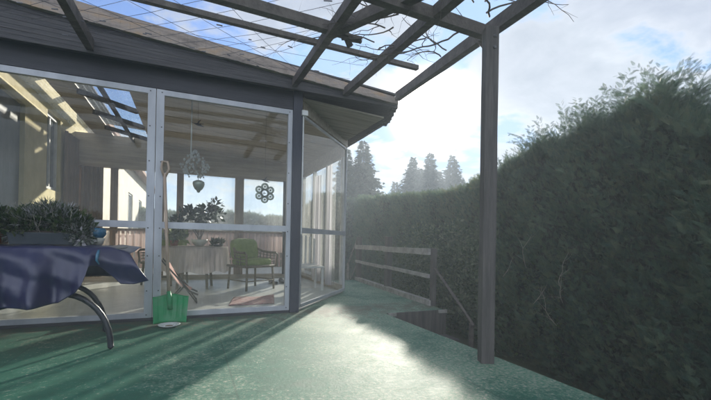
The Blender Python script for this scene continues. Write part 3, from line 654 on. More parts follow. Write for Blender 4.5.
# ------------------------------------------------------------------ spruces
def world_xy(X, Y):                                   # straight-ahead coordinates -> scene
    c_, s_ = math.cos(YAW), math.sin(YAW)
    return (CAM[0] + X * c_ + Y * s_, CAM[1] - X * s_ + Y * c_)
def spruce(X, Y, top, rad, base, label, seed):
    rs = np.random.default_rng(seed); x, y = world_xy(X, Y)
    T = thing('spruce_tree', label, 'spruce', (x, y, -.62), 'spruces beyond the hedge')
    hgt = top + .62; tr = MB(); tr.tube([(x, y, -.62), (x, y, -.62 + hgt * .5), (x, y, top - .05)], [.16, .09, .012], 8); tr.build('trunk', 'bark', T)
    lv = int(hgt / .12); P = []; D = []; S = []
    for k in range(lv):
        t = (k + .5) / lv; z = base + (top - base) * t; r = rad * 1.25 * (1 - t) ** (.7 + .03 * (seed % 4)) * (.62 + .6 * rs.random()) + .06; nb_ = int(8 + 12 * (1 - t)); off = rs.random() * 6.28
        for j in range(nb_):
            a = off + 6.28 * j / nb_ + rs.normal() * .15; L = r * (.5 + .7 * rs.random()) * (1 + .22 * math.cos(a - seed)); m = max(2, int(L / .09))
            for q in range(m):
                s_ = (q + 1) / m; zz_ = z - .34 * L * s_ + .15 * L * s_ * s_ + rs.normal() * .03
                P.append((x + math.cos(a) * L * s_, y + math.sin(a) * L * s_, zz_))
                D.append((math.cos(a) + rs.normal() * .6, math.sin(a) + rs.normal() * .6, -.15 + rs.normal() * .3)); S.append(.46 * (1.15 - .5 * s_) * (.6 + .5 * (1 - t)))
    P = np.array(P); D = np.array(D); S = np.array(S); tm = spray_template(4, .20, 50, False)
    np_quads('crown', place(tm, P, frames(D, rs.random(len(P)) * 6.28), S), np.repeat(rs.random(len(P)), len(tm)), 'spruce', T)
spruce(.35, 22, 6.55, 1.3, .2, 'tallest dark spruce rising just right of the sunroom roof corner', 1)
spruce(-.62, 21.2, 5.8, 1.05, .2, 'dark spruce half hidden behind the sunroom glass edge', 2)
spruce(4.7, 32, 7.85, 1.7, .5, 'left spruce of the far group under the sun', 3)
spruce(6.25, 32.6, 8.35, 1.6, .5, 'tall middle spruce of the far group under the sun', 4)
spruce(7.95, 32, 8.0, 1.7, .5, 'right spruce of the far group beside the hedge top', 5)
spruce(5.45, 33, 7.1, 1.1, .5, 'shorter spruce between the left and middle spires of the far group', 11)
spruce(7.1, 33.2, 6.9, 1.1, .5, 'shorter spruce between the middle and right spires of the far group', 12)
spruce(3.3, 33, 5.9, 1.1, .5, 'small low spruce at the left foot of the far group', 6)
spruce(9.0, 33, 6.3, 1.2, .5, 'small spruce at the right end of the far group', 8)
# ------------------------------------------------------------------ outdoor table and cloth
TB = thing('folding_table', 'garden table on curved black tube legs beside the sunroom glass', 'table', (-2.4, -.7, 0))
MB().box(-3.35, -1.56, -1.04, -.32, .725, .752).build('tabletop', 'tabletop', TB, bevel=.006)
def arcleg(u, n, foot_u, foot_n, s0):
    pts = [(s0, n, .66)]
    for k in range(11):
        a = math.pi / 2 * k / 10; pts.append((s0 + (foot_u - s0) * math.sin(a) , n + (foot_n - n) * k / 10, .40 * math.cos(a) + .02 if k else .42))
    pts = [(s0 - .35, n, .34), (s0 - .12, n, .40)] + pts[1:] + [(foot_u + .012, foot_n, 0.008)]
    MB().tube(pts, .021, 10).build('leg', 'blacktube', TB)
arcleg(0, -1.0, -1.60, -1.02, -1.92); arcleg(0, -.42, -1.74, -.40, -2.02)
arcleg(0, -1.0, -2.45, -1.02, -2.80); arcleg(0, -.42, -2.55, -.40, -2.85)
MB().tube([(-3.2, -.7, .40), (-1.95, -.7, .40)], .016).tube([(-1.95, -1.0, .40), (-1.95, -.42, .40)], .016).tube([(-2.9, -1.0, .72), (-2.9, -1.0, .38)], .014).tube([(-2.0, -.98, .72), (-2.0, -.98, .38)], .014).build('frame', 'blacktube', TB)
bot = [(-3.5, .34), (-2.35, .335), (-2.22, .35), (-2.09, .345), (-1.98, .36), (-1.90, .375), (-1.80, .44), (-1.75, .50), (-1.72, .63), (-1.68, .63), (-1.65, .61), (-1.60, .56), (-1.54, .49), (-1.46, .485), (-1.36, .52)]
BU = np.array([b[0] for b in bot]); BZ = np.array([b[1] for b in bot])
def cloth(a, b):
    u = -3.5 + a * (3.5 - 1.50)
    endf = max(0, min(1, (u + 1.66) / .16))                       # past the table end the cloth flares down
    s_ = b * 1.45
    if s_ < .70:                                                  # top
        n = -.30 - (s_ / .70) * .76; z = .758 + .004 * math.sin(u * 17 + n * 9) + .003 * math.sin(u * 41)
        z -= endf ** 2 * .045 * (.4 + .6 * s_ / .7)
        return (u + endf * .02, n, z)
    q = (s_ - .70) / .75; zb = float(np.interp(u + endf * .13, BU, BZ)); ztop = .757 - endf ** 2 * .045
    z = ztop + (zb - ztop) * q
    fold = math.sin(u * 21 + .8 * math.sin(u * 6)) * .055 + math.sin(u * 47 + 2) * .02 + math.sin(u * 9 + 1) * .03
    n = -1.065 - .05 * (1 - math.exp(-q * 6)) - (.03 + fold) * q * (1 - .3 * endf) + .012 * math.sin(z * 30 + u * 13) + .003 * math.sin(u * 43 + z * 31) * math.sin(z * 37 - u * 27)
    return (u + endf * (.02 + .13 * q), n, z)
cl = MB().grid(cloth, 190, 60)
cl.grid(lambda a, b: (-3.5 + 1.9 * a, -.30 + .03 * b + .02 * b * math.sin(a * 60), .757 - .28 * b), 80, 8)
tag(cl.build('tablecloth', 'tarp', solid=.003), 'blue violet oilcloth hanging in folds over the garden table', 'tablecloth')
# grey lining fold turned up at the end, and its tie
tag(MB().tube([(-1.665, -1.13, .74), (-1.67, -1.15, .71), (-1.675, -1.15, .67), (-1.66, -1.145, .64)], [.009, .011, .009, .004], 8).build('cloth_clip', 'bluepot'), 'small light blue clip on the edge of the violet tablecloth', 'clip')
# planter row on the table
def planter(name, label, x0, x1, y0, y1, z1, mat, fol, n, size, rad, an, cs, up=.6, cat='planter', stems=0, tall=.3):
    T = thing(name, label, cat, ((x0 + x1) / 2, (y0 + y1) / 2, .764), 'planters on the garden table')
    b = MB(); z0 = .764
    b.hexa([(x0 + .015, y0 + .015, z0), (x1 - .015, y0 + .015, z0), (x1 - .015, y1 - .015, z0), (x0 + .015, y1 - .015, z0), (x0, y0, z1), (x1, y0, z1), (x1, y1, z1), (x0, y1, z1)]); b.build('trough', mat, T, bevel=.005)
    MB().box(x0 + .015, x1 - .015, y0 + .015, y1 - .015, z1 + .001, z1 + .012).build('soil', 'soil', T)
    V, tn_ = leaf_cloud(cs, n, size, rad, an, up, tm=NARROW if fol == 'dryplant' else LEAF); np_quads('plant', V, tn_, fol, T)
    if stems:
        global vn
        vn = MB()
        for k in range(stems):
            branch(Vector((random.uniform(x0, x1), random.uniform(y0, y1), z1)), Vector((random.gauss(0, .35), random.gauss(0, .3), 1)).normalized(), random.uniform(.4, 1) * tall, .003, 2)
        vn.build('stems', 'twiglight', T)
planter('flower_trough', 'dark trough of withered grey plants in the middle of the garden table', -2.36, -1.90, -.62, -.40, .86, 'darkpot', 'dryplant', 7500, .034, .115, (1.1, 1, 1.0), [(-2.24, -.52, .95), (-2.13, -.5, 1.0), (-2.02, -.52, .97), (-1.93, -.53, .89), (-2.35, -.5, .90)], stems=46, tall=.27)
V, tn_ = leaf_cloud([(-2.3, -.52, .92), (-2.1, -.5, .95), (-1.98, -.5, .93)], 1500, .055, .12, (1.2, 1, .9), .5); np_quads('plant', V, tn_, 'ivy', bpy.data.objects['flower_trough'])
planter('flower_trough', 'reddish trough with low dark plants at the left end of the garden table', -2.95, -2.40, -.62, -.40, .87, 'terracotta', 'houseplant', 2600, .05, .13, (1.4, 1, .7), [(-2.8, -.5, .95), (-2.62, -.5, .95), (-2.47, -.5, .94)], stems=12, tall=.2)
ter = MB().box(-9, 1.9, 3.87, 7.3, -.2, -.02); struct(ter.build('terrace', 'floor'))
T = thing('picket_fence', 'low reddish picket fence beyond the terrace behind the sunroom', 'fence', (-1, 7.2, -.02))
pk = MB()
for k in range(46): x_ = -2.9 + k * .105; pk.box(x_, x_ + .07, 7.19, 7.21, .0, 1.02 + .02 * math.sin(k * 2.3))
for z_ in (.2, .8): pk.box(-2.95, 1.9, 7.212, 7.24, z_, z_ + .06)
pk.build('pickets', 'redwood', T)
T = thing('flower_pot', 'small blue glazed pot on pale base right of the withered plants', 'pot', (-1.80, -.5, .764))
MB().lathe((-1.80, -.5, .764), [(0, 0), (.045, 0), (.062, .05), (.058, .06)], 24).build('base', 'palepot', T)
MB().lathe((-1.80, -.5, .824), [(.05, 0), (.072, .03), (.07, .07), (.055, .085), (.05, .08)], 24).build('pot', 'bluepot', T)
V, tn_ = leaf_cloud([(-1.89, -.56, .86), (-1.87, -.6, .80)], 500, .04, .07, (1, 1, 1.1), -.3); T = thing('trailing_plant', 'pale trailing plant spilling between the trough and the blue pot', 'plant', (-1.88, -.57, .764)); np_quads('leaves', V, tn_, 'dryplant', T)
# ------------------------------------------------------------------ snow shovel and dish
SV = thing('snow_shovel', 'green plastic snow shovel with pale wooden shaft leaning on the mullion', 'shovel', (-1.25, -.2, 0))
def scoop(a, b):
    u = -1.375 + a * .285 - .02 * b * (1 - 2 * a) * 0; z = .012 + b * .25
    curve = .05 * math.sin(a * math.pi) * (1 - .3 * b); n = -.27 + .13 * b + curve
    z += .012 * math.cos((a - .5) * 2 * math.pi) * b
    u += (-.02 if a < .5 else .02) * b * abs(a - .5) * 2
    rib = .006 * max(0, math.cos(a * math.pi * 12)) * (b > .2)
    return (u + .0, n + rib, z)
MB().grid(scoop, 48, 14).build('blade', 'shovelgreen', SV, solid=.005)
MB().tube([(-1.235, -.185, .13), (-1.245, -.15, .24), (-1.255, -.13, .30)], [.022, .024, .020], 10).build('socket', 'shovelgreen', SV)
MB().tube([(-1.253, -.13, .26), (-1.315, -.055, 1.48)], [.0155, .0145], 12).build('shaft', 'handle', SV)
MB().tube([(-1.315, -.055, 1.44), (-1.345, -.055, 1.53), (-1.335, -.055, 1.60), (-1.29, -.055, 1.60), (-1.275, -.055, 1.53), (-1.313, -.055, 1.44)], .013, 8).build('grip', 'handle', SV)
T = thing('dish', 'white dish lying in front of the green shovel blade', 'dish', (-1.235, -.37, .003))
MB().lathe((-1.235, -.37, .002), [(0, .004), (.05, .004), (.085, .02), (.098, .024), (.095, .018), (.055, 0), (0, 0)], 32).build('plate', 'plate', T)
MB().lathe((-1.235, -.37, .008), [(0, .004), (.03, .004), (.034, 0)], 20).build('scraps', 'brown', T)
# ------------------------------------------------------------------ inside the sunroom
RT = thing('round_table', 'round dining table under a lace cloth in the sunroom', 'table', (-.98, 2.5, .012))
MB().lathe((-.98, 2.5, 0), [(0, .665), (.50, .665), (.51, .675), (.50, .69), (0, .69)], 40).build('tabletop', 'wicker', RT)
for a in (.6, 2.2, 3.8, 5.3): MB().beam((-.98 + .33 * math.cos(a), 2.5 + .33 * math.sin(a), .012), (-.98 + .27 * math.cos(a), 2.5 + .27 * math.sin(a), .664), .04, .04, up=(1, 0, 0)).build('leg', 'wicker', RT)
def tcl(a, b):
    t = a * 2 * math.pi
    if b < .4: r = .515 * b / .4; return (-.98 + r * math.cos(t), 2.5 + r * math.sin(t), .694)
    q = (b - .4) / .6; r = .517 + .03 * q + .022 * q * math.sin(t * 15) + .012 * q * math.sin(t * 34)
    return (-.98 + r * math.cos(t), 2.5 + r * math.sin(t), .694 - .40 * q - .02 * math.sin(t * 8) * q)
tag(MB().grid(tcl, 200, 20).build('tablecloth', 'lace'), 'pinkish lace tablecloth hanging from the round table indoors', 'tablecloth')
def wicker_chair(label, x, y, ang):
    T = thing('wicker_chair', label, 'chair', (x, y, .012), 'wicker chairs in the sunroom')
    rot = Matrix.Rotation(ang, 4, 'Z'); off = Vector((x, y, .012))
    def W(p): return off + rot @ Vector(p)
    for sx in (-1, 1):
        for sy in (-1, 1): MB().tube([W((sx * .27, sy * .25, 0)), W((sx * .25, sy * .23, .38))], .018, 8).build('leg', 'wicker', T)
    b = MB()
    b.tube([W(p) for p in ((-.28, -.26, .38), (.28, -.26, .38), (.28, .26, .38), (-.28, .26, .38), (-.28, -.26, .38))], .02, 8)
    b.tube([W(p) for p in ((-.27, -.25, .15), (.27, -.25, .15))], .01, 6).tube([W(p) for p in ((-.27, .25, .15), (-.27, -.25, .15))], .01, 6).tube([W(p) for p in ((.27, .25, .15), (.27, -.25, .15))], .01, 6)
    b.build('seat_frame', 'wicker', T)
    # barrel back with arms: top rail sweeps from the front over arms to the back
    top = []
    for k in range(25):
        t = math.pi * k / 24; top.append((-.30 * math.cos(t) * 1.02, -.24 + .54 * math.sin(t) ** .7, .60 + .21 * math.sin(t) ** 3))
    b = MB(); b.tube([W(p) for p in top], .020, 8)
    for sx in (-1, 1): b.tube([W((sx * .305, -.24, .60)), W((sx * .31, -.29, .57)), W((sx * .29, -.27, .38))], .016, 8)
    for k in range(1, 24, 1):
        p = top[k]; q = (p[0] * .93, min(p[1], .26), .40); b.tube([W(q), W(p)], .006, 5)
    for h in (.25, .5, .75):
        b.tube([W((p[0] * (.93 + .07 * h), .26 + (p[1] - .26) * h if p[1] > .26 else p[1], .40 + (p[2] - .40) * h)) for p in top], .007, 5)
    b.build('back_frame', 'wicker', T)
    def pad(cx, cy, cz_, sx, sy, sz, name, tilt=0):
        m = MB(); mt = rot @ Matrix.Rotation(tilt, 4, 'X')
        def f(a, c_):
            th = a * 2 * math.pi; ph = (c_ - .5) * math.pi; e = .45
            g_ = lambda v: math.copysign(abs(v) ** e, v)
            return off + rot @ Vector((cx, cy, cz_)) + mt @ Vector((sx * g_(math.cos(th)) * abs(math.cos(ph)) ** e, sy * g_(math.sin(th)) * abs(math.cos(ph)) ** e, sz * g_(math.sin(ph)) * (1 + .1 * math.sin(7 * th))))
        m.grid(f, 36, 14).build(name, 'cushion', T)
    pad(0, -.01, .445, .27, .25, .06, 'seat_cushion'); pad(0, .20, .64, .25, .07, .17, 'back_cushion', R(-12))
wicker_chair('wicker armchair with moss green cushions right of the round table', -.12, 2.15, R(28))
wicker_chair('wicker armchair half hidden behind the round table', -1.45, 3.15, R(-30))
# pots on the round table
T = thing('potted_plant', 'dark leafy plant in a pale bowl on the round table', 'plant', (-.92, 2.45, .70))
MB().lathe((-.92, 2.45, .697), [(0, 0), (.05, 0), (.11, .05), (.13, .11), (.12, .11), (.09, .05), (0, .03)], 28).build('bowl', 'palepot', T)
V, tn_ = leaf_cloud([(-1.18, 2.3, 1.16), (-1.06, 2.35, 1.26), (-.95, 2.3, 1.18), (-.82, 2.35, 1.30), (-.72, 2.3, 1.38), (-.66, 2.3, 1.22), (-1.22, 2.3, 1.04), (-.80, 2.3, 1.12)], 420, .085, .10, (1.1, .8, .8), .3)
np_quads('leaves', V, tn_, 'houseplant', T)
vn = MB()
for k in range(9): vn.tube([(-.92 + random.uniform(-.03, .03), 2.42, .78), (-.94 + random.uniform(-.1, .1), 2.38, .98), (-.92 + random.uniform(-.3, .26), 2.32, 1.28)], [.007, .006, .003], 5)
vn.build('stems', 'twig', T)
T = thing('potted_plant', 'pale green broad leaved plant at the left of the round table', 'plant', (-1.30, 2.6, .70))
MB().lathe((-1.30, 2.6, .697), [(0, 0), (.055, 0), (.075, .10), (.065, .10), (0, .02)], 24).build('pot', 'terracotta', T)
V, tn_ = leaf_cloud([(-1.36, 2.6, .85), (-1.24, 2.6, .83), (-1.3, 2.55, .90)], 130, .11, .10, (1.2, 1, .7), .3); np_quads('leaves', V, tn_, 'paleplant', T)
T = thing('potted_plant', 'small spiky plant in a dark dish at the right of the round table', 'plant', (-.64, 2.38, .70))
MB().lathe((-.64, 2.38, .697), [(0, 0), (.06, 0), (.10, .03), (.09, .035), (0, .02)], 24).build('dish', 'darkpot', T)
V, tn_ = leaf_cloud([(-.62, 2.38, .75), (-.69, 2.38, .74)], 90, .08, .04, (1, 1, .6), 1.2); np_quads('leaves', V, tn_, 'houseplant', T)
# hanging glass lantern
T = thing('hanging_ornament', 'clear glass hanging ornament on a white cord inside the glass', 'ornament', (-1.02, .3, 2.5))
MB().tube([(-1.075, .3, 2.55), (-1.075, .3, 1.72)], .007, 6).build('cord', 'white', T)
cr_ = MB()
for k in range(130):
    a = random.random() * 6.28; h = random.random(); r = .145 * math.sin(math.pi * min(1, .25 + .75 * h)) * random.uniform(.6, 1.05); c = Vector((-1.03 + r * math.cos(a), .3 + r * math.sin(a), 1.52 + .30 * h)); s_ = random.uniform(.011, .022)
    cr_.lathe(c, [(0, -s_), (s_ * .8, 0), (0, s_)], 6)
cr_.build('crystals', 'crystal', T)
MB().lathe((-.99, .3, 1.345), [(.0, 0), (.016, .008), (.02, .025), (.04, .04), (.058, .075), (.064, .105), (.058, .125), (.03, .14), (0, .142)], 20).build('drop', 'grey_ornament', T)
MB().tube([(-.99, .3, 1.47), (-1.03, .3, 1.72), (-1.075, .3, 1.8)], .003, 5).build('chain', 'grey_ornament', T)
def bird(m, c, s_, flip=1):
    c = Vector(c)
    def P(x, z): return (c.x + flip * x * s_, c.y, c.z + z * s_)
    m.tube([P(-.5, .12), P(-.25, .05), P(0, 0), P(.3, -.1), P(.62, -.2)], [.01 * s_, .10 * s_, .15 * s_, .09 * s_, .015 * s_], 8)
    m.tube([P(-.48, .14), P(-.75, .2)], [.03 * s_, .008 * s_], 5)
    m.tube([P(-.05, .05), P(.1, .35), P(.3, .6)], [.10 * s_, .08 * s_, .01 * s_], 6); m.tube([P(.05, -.03), P(.3, .12), P(.65, .16)], [.08 * s_, .06 * s_, .01 * s_], 6)
b = MB(); bird(b, (-1.01, .22, 2.09), .10); b.tube([(-1.01, .22, 2.10), (-1.01, .22, 2.5)], .0015, 4)
tag(b.build('bird_mobile', 'black_sil'), 'black swallow figure hanging above the glass ornament', 'ornament')
T = thing('flower_ornament', 'grey flower shaped hanging disc of six rings with a bird on top', 'ornament', (-.28, .15, 1.38))
f = MB(); AX = Matrix.Rotation(R(90), 3, 'X')
def ring(c, r, w): f.lathe(c, [(r, -.006), (r, .006), (r - w, .006), (r - w, -.006), (r, -.006)], 24, ax=AX)
for k in range(6):
    a = R(30 + 60 * k); ring((-.28 + .075 * math.cos(a), .15, 1.375 + .075 * math.sin(a)), .043, .022)
    f.lathe((-.28 + .075 * math.cos(a), .15, 1.375 + .075 * math.sin(a)), [(0, -.004), (.014, -.004), (.014, .004), (0, .004)], 12, ax=AX)
ring((-.28, .15, 1.375), .048, .018)
f.build('rings', 'grey_ornament', T)
b = MB(); bird(b, (-.28, .15, 1.52), .085); b.build('bird', 'black_sil', T)
b = MB(); bird(b, (-.285, .145, 1.37), .05, -1); b.build('bird', 'white', T)
MB().tube([(-.28, .15, 1.52), (-.28, .15, 2.49)], .0012, 4).build('cord', 'wire', T)
# rug, shoes, striped cushion
def rug(a, b):
    x = -.62 + .56 * a + .12 * b; y = .55 + .62 * b; return (x, y, .018 + .006 * math.sin(a * 9) + .03 * max(0, a - .75) * 4 * (b > .5) * (b - .5))
tag(MB().grid(rug, 30, 20).build('rug', 'rug', solid=.012), 'small rumpled pink rug on the sunroom floor behind the glass', 'rug')
for i, (x, y, a, lb) in enumerate(((.36, 2.75, .3, 'left shoe of the black pair on the floor by the green armchair'), (.55, 2.82, .15, 'right shoe of the black pair on the floor by the green armchair'))):
    m = MB(); rot = Matrix.Rotation(a, 4, 'Z')
    def sh(p, q):
        th = q * 2 * math.pi; y_ = -.14 + .28 * p; w = .05 * math.sin(math.pi * min(.97, .08 + p * .9)) ** .5; hh = .05 + .045 * max(0, 1 - abs(p - .78) * 3.5)
        return Vector((x, y, .013)) + rot @ Vector((w * math.cos(th), y_, max(0, hh * (.5 + .5 * math.sin(th)))))
    tag(m.grid(sh, 16, 14).build('shoe', 'shoe'), lb, 'shoe', 'black shoes')
T = thing('deck_chair', 'low folding chair with red and white striped cloth behind the mullion', 'chair', (-1.35, 1.0, .012)); T.scale = (.66, .8, .85)
MB().grid(lambda a, b: (-1.33 + .42 * b + .05 * a, .8 + .4 * a, .60 - .40 * b - .08 * math.sin(b * math.pi)), 10, 24).build('sling', 'stripe', T, origin=(-1.35, 1.0, .3), solid=.01)
b = MB()
for yy in (.8, 1.2): b.tube([(-1.40, yy, .66), (-.91, yy, .20), (-.76, yy, .14)], .014, 8).tube([(-1.28, yy, .02), (-1.0, yy, .28)], .012, 8).tube([(-.78, yy, .02), (-1.03, yy, .30)], .012, 8)
b.tube([(-1.28, .8, .025), (-1.28, 1.2, .025)], .012, 8).tube([(-.78, .8, .025), (-.78, 1.2, .025)], .012, 8); b.build('frame', 'shoe', T)
# curtains
def drape(name, label, a, b, z0, z1, mat, amp=.03, waves=9, cat='curtain', group=None):
    a = Vector((*a, 0)); b = Vector((*b, 0)); d_ = b - a; nn = Vector((-d_.y, d_.x, 0)).normalized(); ph = random.random() * 6
    def f(p, q):
        w = amp * (math.sin(p * waves * 6.28 + ph + .6 * math.sin(p * 17)) + .35 * math.sin(p * waves * 13 + ph)) * (.55 + .45 * (1 - q))
        v = a + d_ * p + nn * w; return (v.x, v.y, z0 + (z1 - z0) * q)
    return tag(MB().grid(f, int(waves * 14), 10).build(name, mat), label, cat, group)
drape('curtain', 'dusty pink half curtain along the lower far windows, left part', (-2.8, 3.74), (-1.25, 3.74), .55, .95, 'pinkcurt', .02, 13, group='half curtains of the sunroom')
drape('curtain', 'dusty pink half curtain along the lower far windows, behind the green armchair', (-1.18, 3.74), (1.0, 3.74), .55, .95, 'pinkcurt', .02, 18, group='half curtains of the sunroom')
drape('curtain', 'white sheer blind over the upper far windows', (-1.19, 3.76), (.95, 3.76), .98, 2.06, 'sheerw', .006, 16)
drape('curtain', 'narrow dark drape at the right end of the far windows', (.72, 3.66), (.98, 3.66), .10, 2.06, 'darkcurt', .03, 3)
drape('curtain', 'white sheer curtain all along the side windows behind the angled glass', (1.12, 1.52), (1.12, 3.70), .10, 2.1, 'sheerw', .02, 22)
drape('curtain', 'narrow gathered lilac curtain nearest the angled glass', (1.05, 1.58), (1.05, 1.80), .10, 2.1, 'sheerl', .03, 3)
drape('curtain', 'lilac curtain in the middle of the side windows', (1.05, 2.16), (1.05, 2.42), .10, 2.0, 'sheerl', .03, 3)
drape('curtain', 'mottled greenish curtain at the left end of the far windows beside the brown drape', (-2.84, 3.70), (-2.50, 3.72), .10, 2.06, 'brown', .025, 5)
drape('curtain', 'brown drape on the cream house wall', (-2.90, 3.05), (-2.88, 3.72), .10, 2.5, 'brown', .03, 6)
# white slatted chair seen through the side glass
T = thing('slatted_chair', 'white slatted garden chair behind the angled side window', 'chair', (.72, 1.75, .012))
b = MB()
for k in range(6): b.box(.52 + .075 * k, .552 + .075 * k, 2.0, 2.018, .42, .86 + .05 * math.sin(math.pi * k / 5))
b.box(.50, .96, 1.998, 2.02, .40, .43); b.build('backrest', 'white', T)
MB().box(.50, .96, 1.58, 1.996, .38, .41).build('seat', 'white', T)
for x in (.52, .92):
    for y in (1.60, 1.98): MB().box(x, x + .035, y, y + .035, .012, .378).build('leg', 'white', T)
# ------------------------------------------------------------------ air
hz = MB().box(-205, 205, -205, 205, -1.7, 9.2); hm = bpy.data.materials.new('haze'); hm.use_nodes = True; nt = hm.node_tree; nt.nodes.clear()
ou = nt.nodes.new('ShaderNodeOutputMaterial'); pv = nt.nodes.new('ShaderNodeVolumePrincipled'); pv.inputs['Color'].default_value = (.80, .91, 1, 1); pv.inputs['Density'].default_value = .0085; pv.inputs['Anisotropy'].default_value = .25
nt.links.new(pv.outputs[0], ou.inputs['Volume']); M['haze'] = hm
hzo = hz.build('haze', 'haze'); hzo['kind'] = 'stuff'

# ------------------------------------------------------------------ sky, sun, camera
w = bpy.data.worlds.new('World'); sc.world = w; w.use_nodes = True; nt = w.node_tree; nt.nodes.clear()
L = nt.links.new
out = N(nt, 'ShaderNodeOutputWorld'); sky = N(nt, 'ShaderNodeTexSky'); sky.sky_type = 'NISHITA'; sky.sun_disc = False; sky.sun_elevation = SUN_EL; sky.sun_rotation = SUN_AZ; sky.air_density = 1.0; sky.dust_density = .6; sky.ozone_density = 2.0
bg = N(nt, 'ShaderNodeBackground', Strength=.07); tn_ = N(nt, 'ShaderNodeMixRGB', blend_type='MULTIPLY'); tn_.inputs[0].default_value = 1; tn_.inputs[2].default_value = (.50, .78, 1.25, 1); L(sky.outputs[0], tn_.inputs[1]); dk_ = N(nt, 'ShaderNodeMixRGB', blend_type='DARKEN'); dk_.inputs[0].default_value = 1; dk_.inputs[2].default_value = (2.5, 4.2, 7.0, 1); L(tn_.outputs[0], dk_.inputs[1]); L(dk_.outputs[0], bg.inputs[0])
tc = N(nt, 'ShaderNodeTexCoord'); sp = N(nt, 'ShaderNodeSeparateXYZ'); L(tc.outputs['Generated'], sp.inputs[0])
zc = N(nt, 'ShaderNodeMath', operation='MAXIMUM'); zc.inputs[1].default_value = 0; L(sp.outputs[2], zc.inputs[0])
za = N(nt, 'ShaderNodeMath', operation='ADD'); za.inputs[1].default_value = .22; L(zc.outputs[0], za.inputs[0])
dx = N(nt, 'ShaderNodeMath', operation='DIVIDE'); L(sp.outputs[0], dx.inputs[0]); L(za.outputs[0], dx.inputs[1])
dy = N(nt, 'ShaderNodeMath', operation='DIVIDE'); L(sp.outputs[1], dy.inputs[0]); L(za.outputs[0], dy.inputs[1])
cb = N(nt, 'ShaderNodeCombineXYZ'); L(dx.outputs[0], cb.inputs[0]); L(dy.outputs[0], cb.inputs[1]); cb.inputs[2].default_value = 8.3
c1 = N(nt, 'ShaderNodeTexNoise', Scale=3.0, Detail=11, Roughness=.56, Distortion=.25); L(cb.outputs[0], c1.inputs['Vector'])
c2 = N(nt, 'ShaderNodeTexNoise', Scale=.7, Detail=6, Roughness=.55); L(cb.outputs[0], c2.inputs['Vector'])
# more cloud to the right of the sun
rt = Vector((math.cos(YAW), -math.sin(YAW), 0))
dt = N(nt, 'ShaderNodeVectorMath', operation='DOT_PRODUCT'); dt.inputs[1].default_value = rt; L(tc.outputs['Generated'], dt.inputs[0])
mr = N(nt, 'ShaderNodeMapRange'); mr.inputs['From Min'].default_value = -.35; mr.inputs['From Max'].default_value = .45; mr.inputs['To Min'].default_value = -.03; mr.inputs['To Max'].default_value = .13; L(dt.outputs['Value'], mr.inputs[0])
sm = N(nt, 'ShaderNodeMath', operation='ADD'); sm0 = N(nt, 'ShaderNodeMath', operation='ADD'); bk = N(nt, 'ShaderNodeMapRange'); bk.inputs['From Min'].default_value = -.5; bk.inputs['From Max'].default_value = .3; bk.inputs['To Min'].default_value = .12; bk.inputs['To Max'].default_value = 0  # bk: extra unseen cloud opposite the sun, added for fill
sd = N(nt, 'ShaderNodeVectorMath', operation='DOT_PRODUCT'); sd.inputs[1].default_value = SUN; L(tc.outputs['Generated'], sd.inputs[0]); L(sd.outputs['Value'], bk.inputs[0])
L(c1.outputs['Fac'], sm0.inputs[0]); L(bk.outputs[0], sm0.inputs[1]); L(sm0.outputs[0], sm.inputs[0]); L(mr.outputs[0], sm.inputs[1])
cm = ramp(nt, sm.outputs[0], [(.49, (0, 0, 0)), (.565, (1, 1, 1))])
sdc = N(nt, 'ShaderNodeMath', operation='MAXIMUM'); sdc.inputs[1].default_value = 0; L(sd.outputs['Value'], sdc.inputs[0])
def pw(e, k):
    p = N(nt, 'ShaderNodeMath', operation='POWER'); p.inputs[1].default_value = e; L(sdc.outputs[0], p.inputs[0]); q = N(nt, 'ShaderNodeMath', operation='MULTIPLY'); q.inputs[1].default_value = k; L(p.outputs[0], q.inputs[0]); return q
# clouds: grey bodies, bright where thin and near the sun, boosted opposite it as fill
cmix = N(nt, 'ShaderNodeMath', operation='MULTIPLY_ADD'); cmix.inputs[1].default_value = .5; L(c2.outputs['Fac'], cmix.inputs[0]); hc = N(nt, 'ShaderNodeMath', operation='MULTIPLY'); hc.inputs[1].default_value = .5; L(sm.outputs[0], hc.inputs[0]); L(hc.outputs[0], cmix.inputs[2]); cc = ramp(nt, cmix.outputs[0], [(.46, (.46, .465, .47)), (.53, (.315, .33, .36)), (.64, (.19, .21, .245))])
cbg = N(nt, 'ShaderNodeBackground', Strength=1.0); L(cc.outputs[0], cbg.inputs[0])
fl_ = N(nt, 'ShaderNodeMapRange'); fl_.inputs['From Min'].default_value = -.55; fl_.inputs['From Max'].default_value = .25; fl_.inputs['To Min'].default_value = 3.8; fl_.inputs['To Max'].default_value = 1.0; L(sd.outputs['Value'], fl_.inputs[0]); L(fl_.outputs[0], cbg.inputs[1])  # added fill: unseen clouds behind the camera brightened to lift shaded parts
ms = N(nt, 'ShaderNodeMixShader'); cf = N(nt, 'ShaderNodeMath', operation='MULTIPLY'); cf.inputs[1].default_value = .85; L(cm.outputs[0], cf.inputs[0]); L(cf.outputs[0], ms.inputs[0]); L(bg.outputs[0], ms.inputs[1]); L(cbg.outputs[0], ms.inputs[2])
glow = N(nt, 'ShaderNodeBackground'); glow.inputs[0].default_value = (1, .93, .84, 1)
g1 = pw(1100, 60); g2 = pw(200, .5); g3 = pw(20, .05)
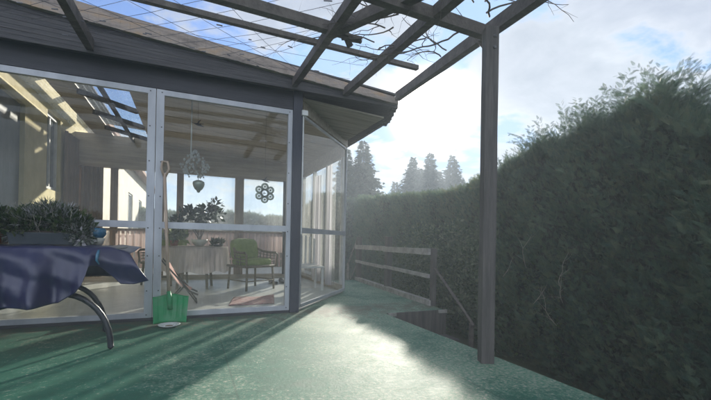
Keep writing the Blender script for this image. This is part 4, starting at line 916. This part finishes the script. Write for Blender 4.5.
# the middle glow is broken up by cloud
gm = N(nt, 'ShaderNodeMath', operation='MULTIPLY'); L(g2.outputs[0], gm.inputs[0]); cm2 = ramp(nt, c1.outputs['Fac'], [(.42, (.12, .12, .12)), (.58, (1.8, 1.8, 1.8))]); L(cm2.outputs[0], gm.inputs[1])
a1 = N(nt, 'ShaderNodeMath', operation='ADD'); L(g1.outputs[0], a1.inputs[0]); L(gm.outputs[0], a1.inputs[1]); a2 = N(nt, 'ShaderNodeMath', operation='ADD'); L(a1.outputs[0], a2.inputs[0]); L(g3.outputs[0], a2.inputs[1]); L(a2.outputs[0], glow.inputs[1])
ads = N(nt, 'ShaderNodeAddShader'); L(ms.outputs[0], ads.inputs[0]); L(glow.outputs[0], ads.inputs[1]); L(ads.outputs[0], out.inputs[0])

sl = bpy.data.lights.new('sun', 'SUN'); sl.energy = 5.0; sl.angle = R(1.1); sl.color = (1, .93, .82); so = bpy.data.objects.new('sun', sl); COL.objects.link(so)
so.rotation_euler = (-SUN).to_track_quat('-Z', 'Y').to_euler(); so.location = (0, 0, 20)

cam = bpy.data.cameras.new('camera'); co = bpy.data.objects.new('camera', cam); COL.objects.link(co); sc.camera = co
cam.sensor_width = 36; cam.lens = 383 / 711 * 36; cam.shift_y = 40 / 711; cam.clip_start = .05; cam.clip_end = 1500
fwd = Vector((math.sin(YAW), math.cos(YAW), 0)); right = Vector((math.cos(YAW), -math.sin(YAW), 0)); ro = math.atan(.02)
cr_v = right * math.cos(ro) + Vector((0, 0, 1)) * math.sin(ro); cu_v = -right * math.sin(ro) + Vector((0, 0, 1)) * math.cos(ro)
mt = Matrix((cr_v, cu_v, -fwd)).transposed().to_4x4(); mt.translation = Vector(CAM); co.matrix_world = mt

sc.view_settings.view_transform = 'Standard'; sc.view_settings.look = 'None'; sc.view_settings.gamma = 1; sc.view_settings.exposure = 1.0
cy = sc.cycles; cy.use_denoising = True; cy.max_bounces = 7; cy.diffuse_bounces = 3; cy.glossy_bounces = 3; cy.transmission_bounces = 3; cy.transparent_max_bounces = 16; cy.volume_bounces = 1
cy.sample_clamp_indirect = 6; cy.use_fast_gi = False
try: cy.denoiser = 'OPENIMAGEDENOISE'
except Exception: pass
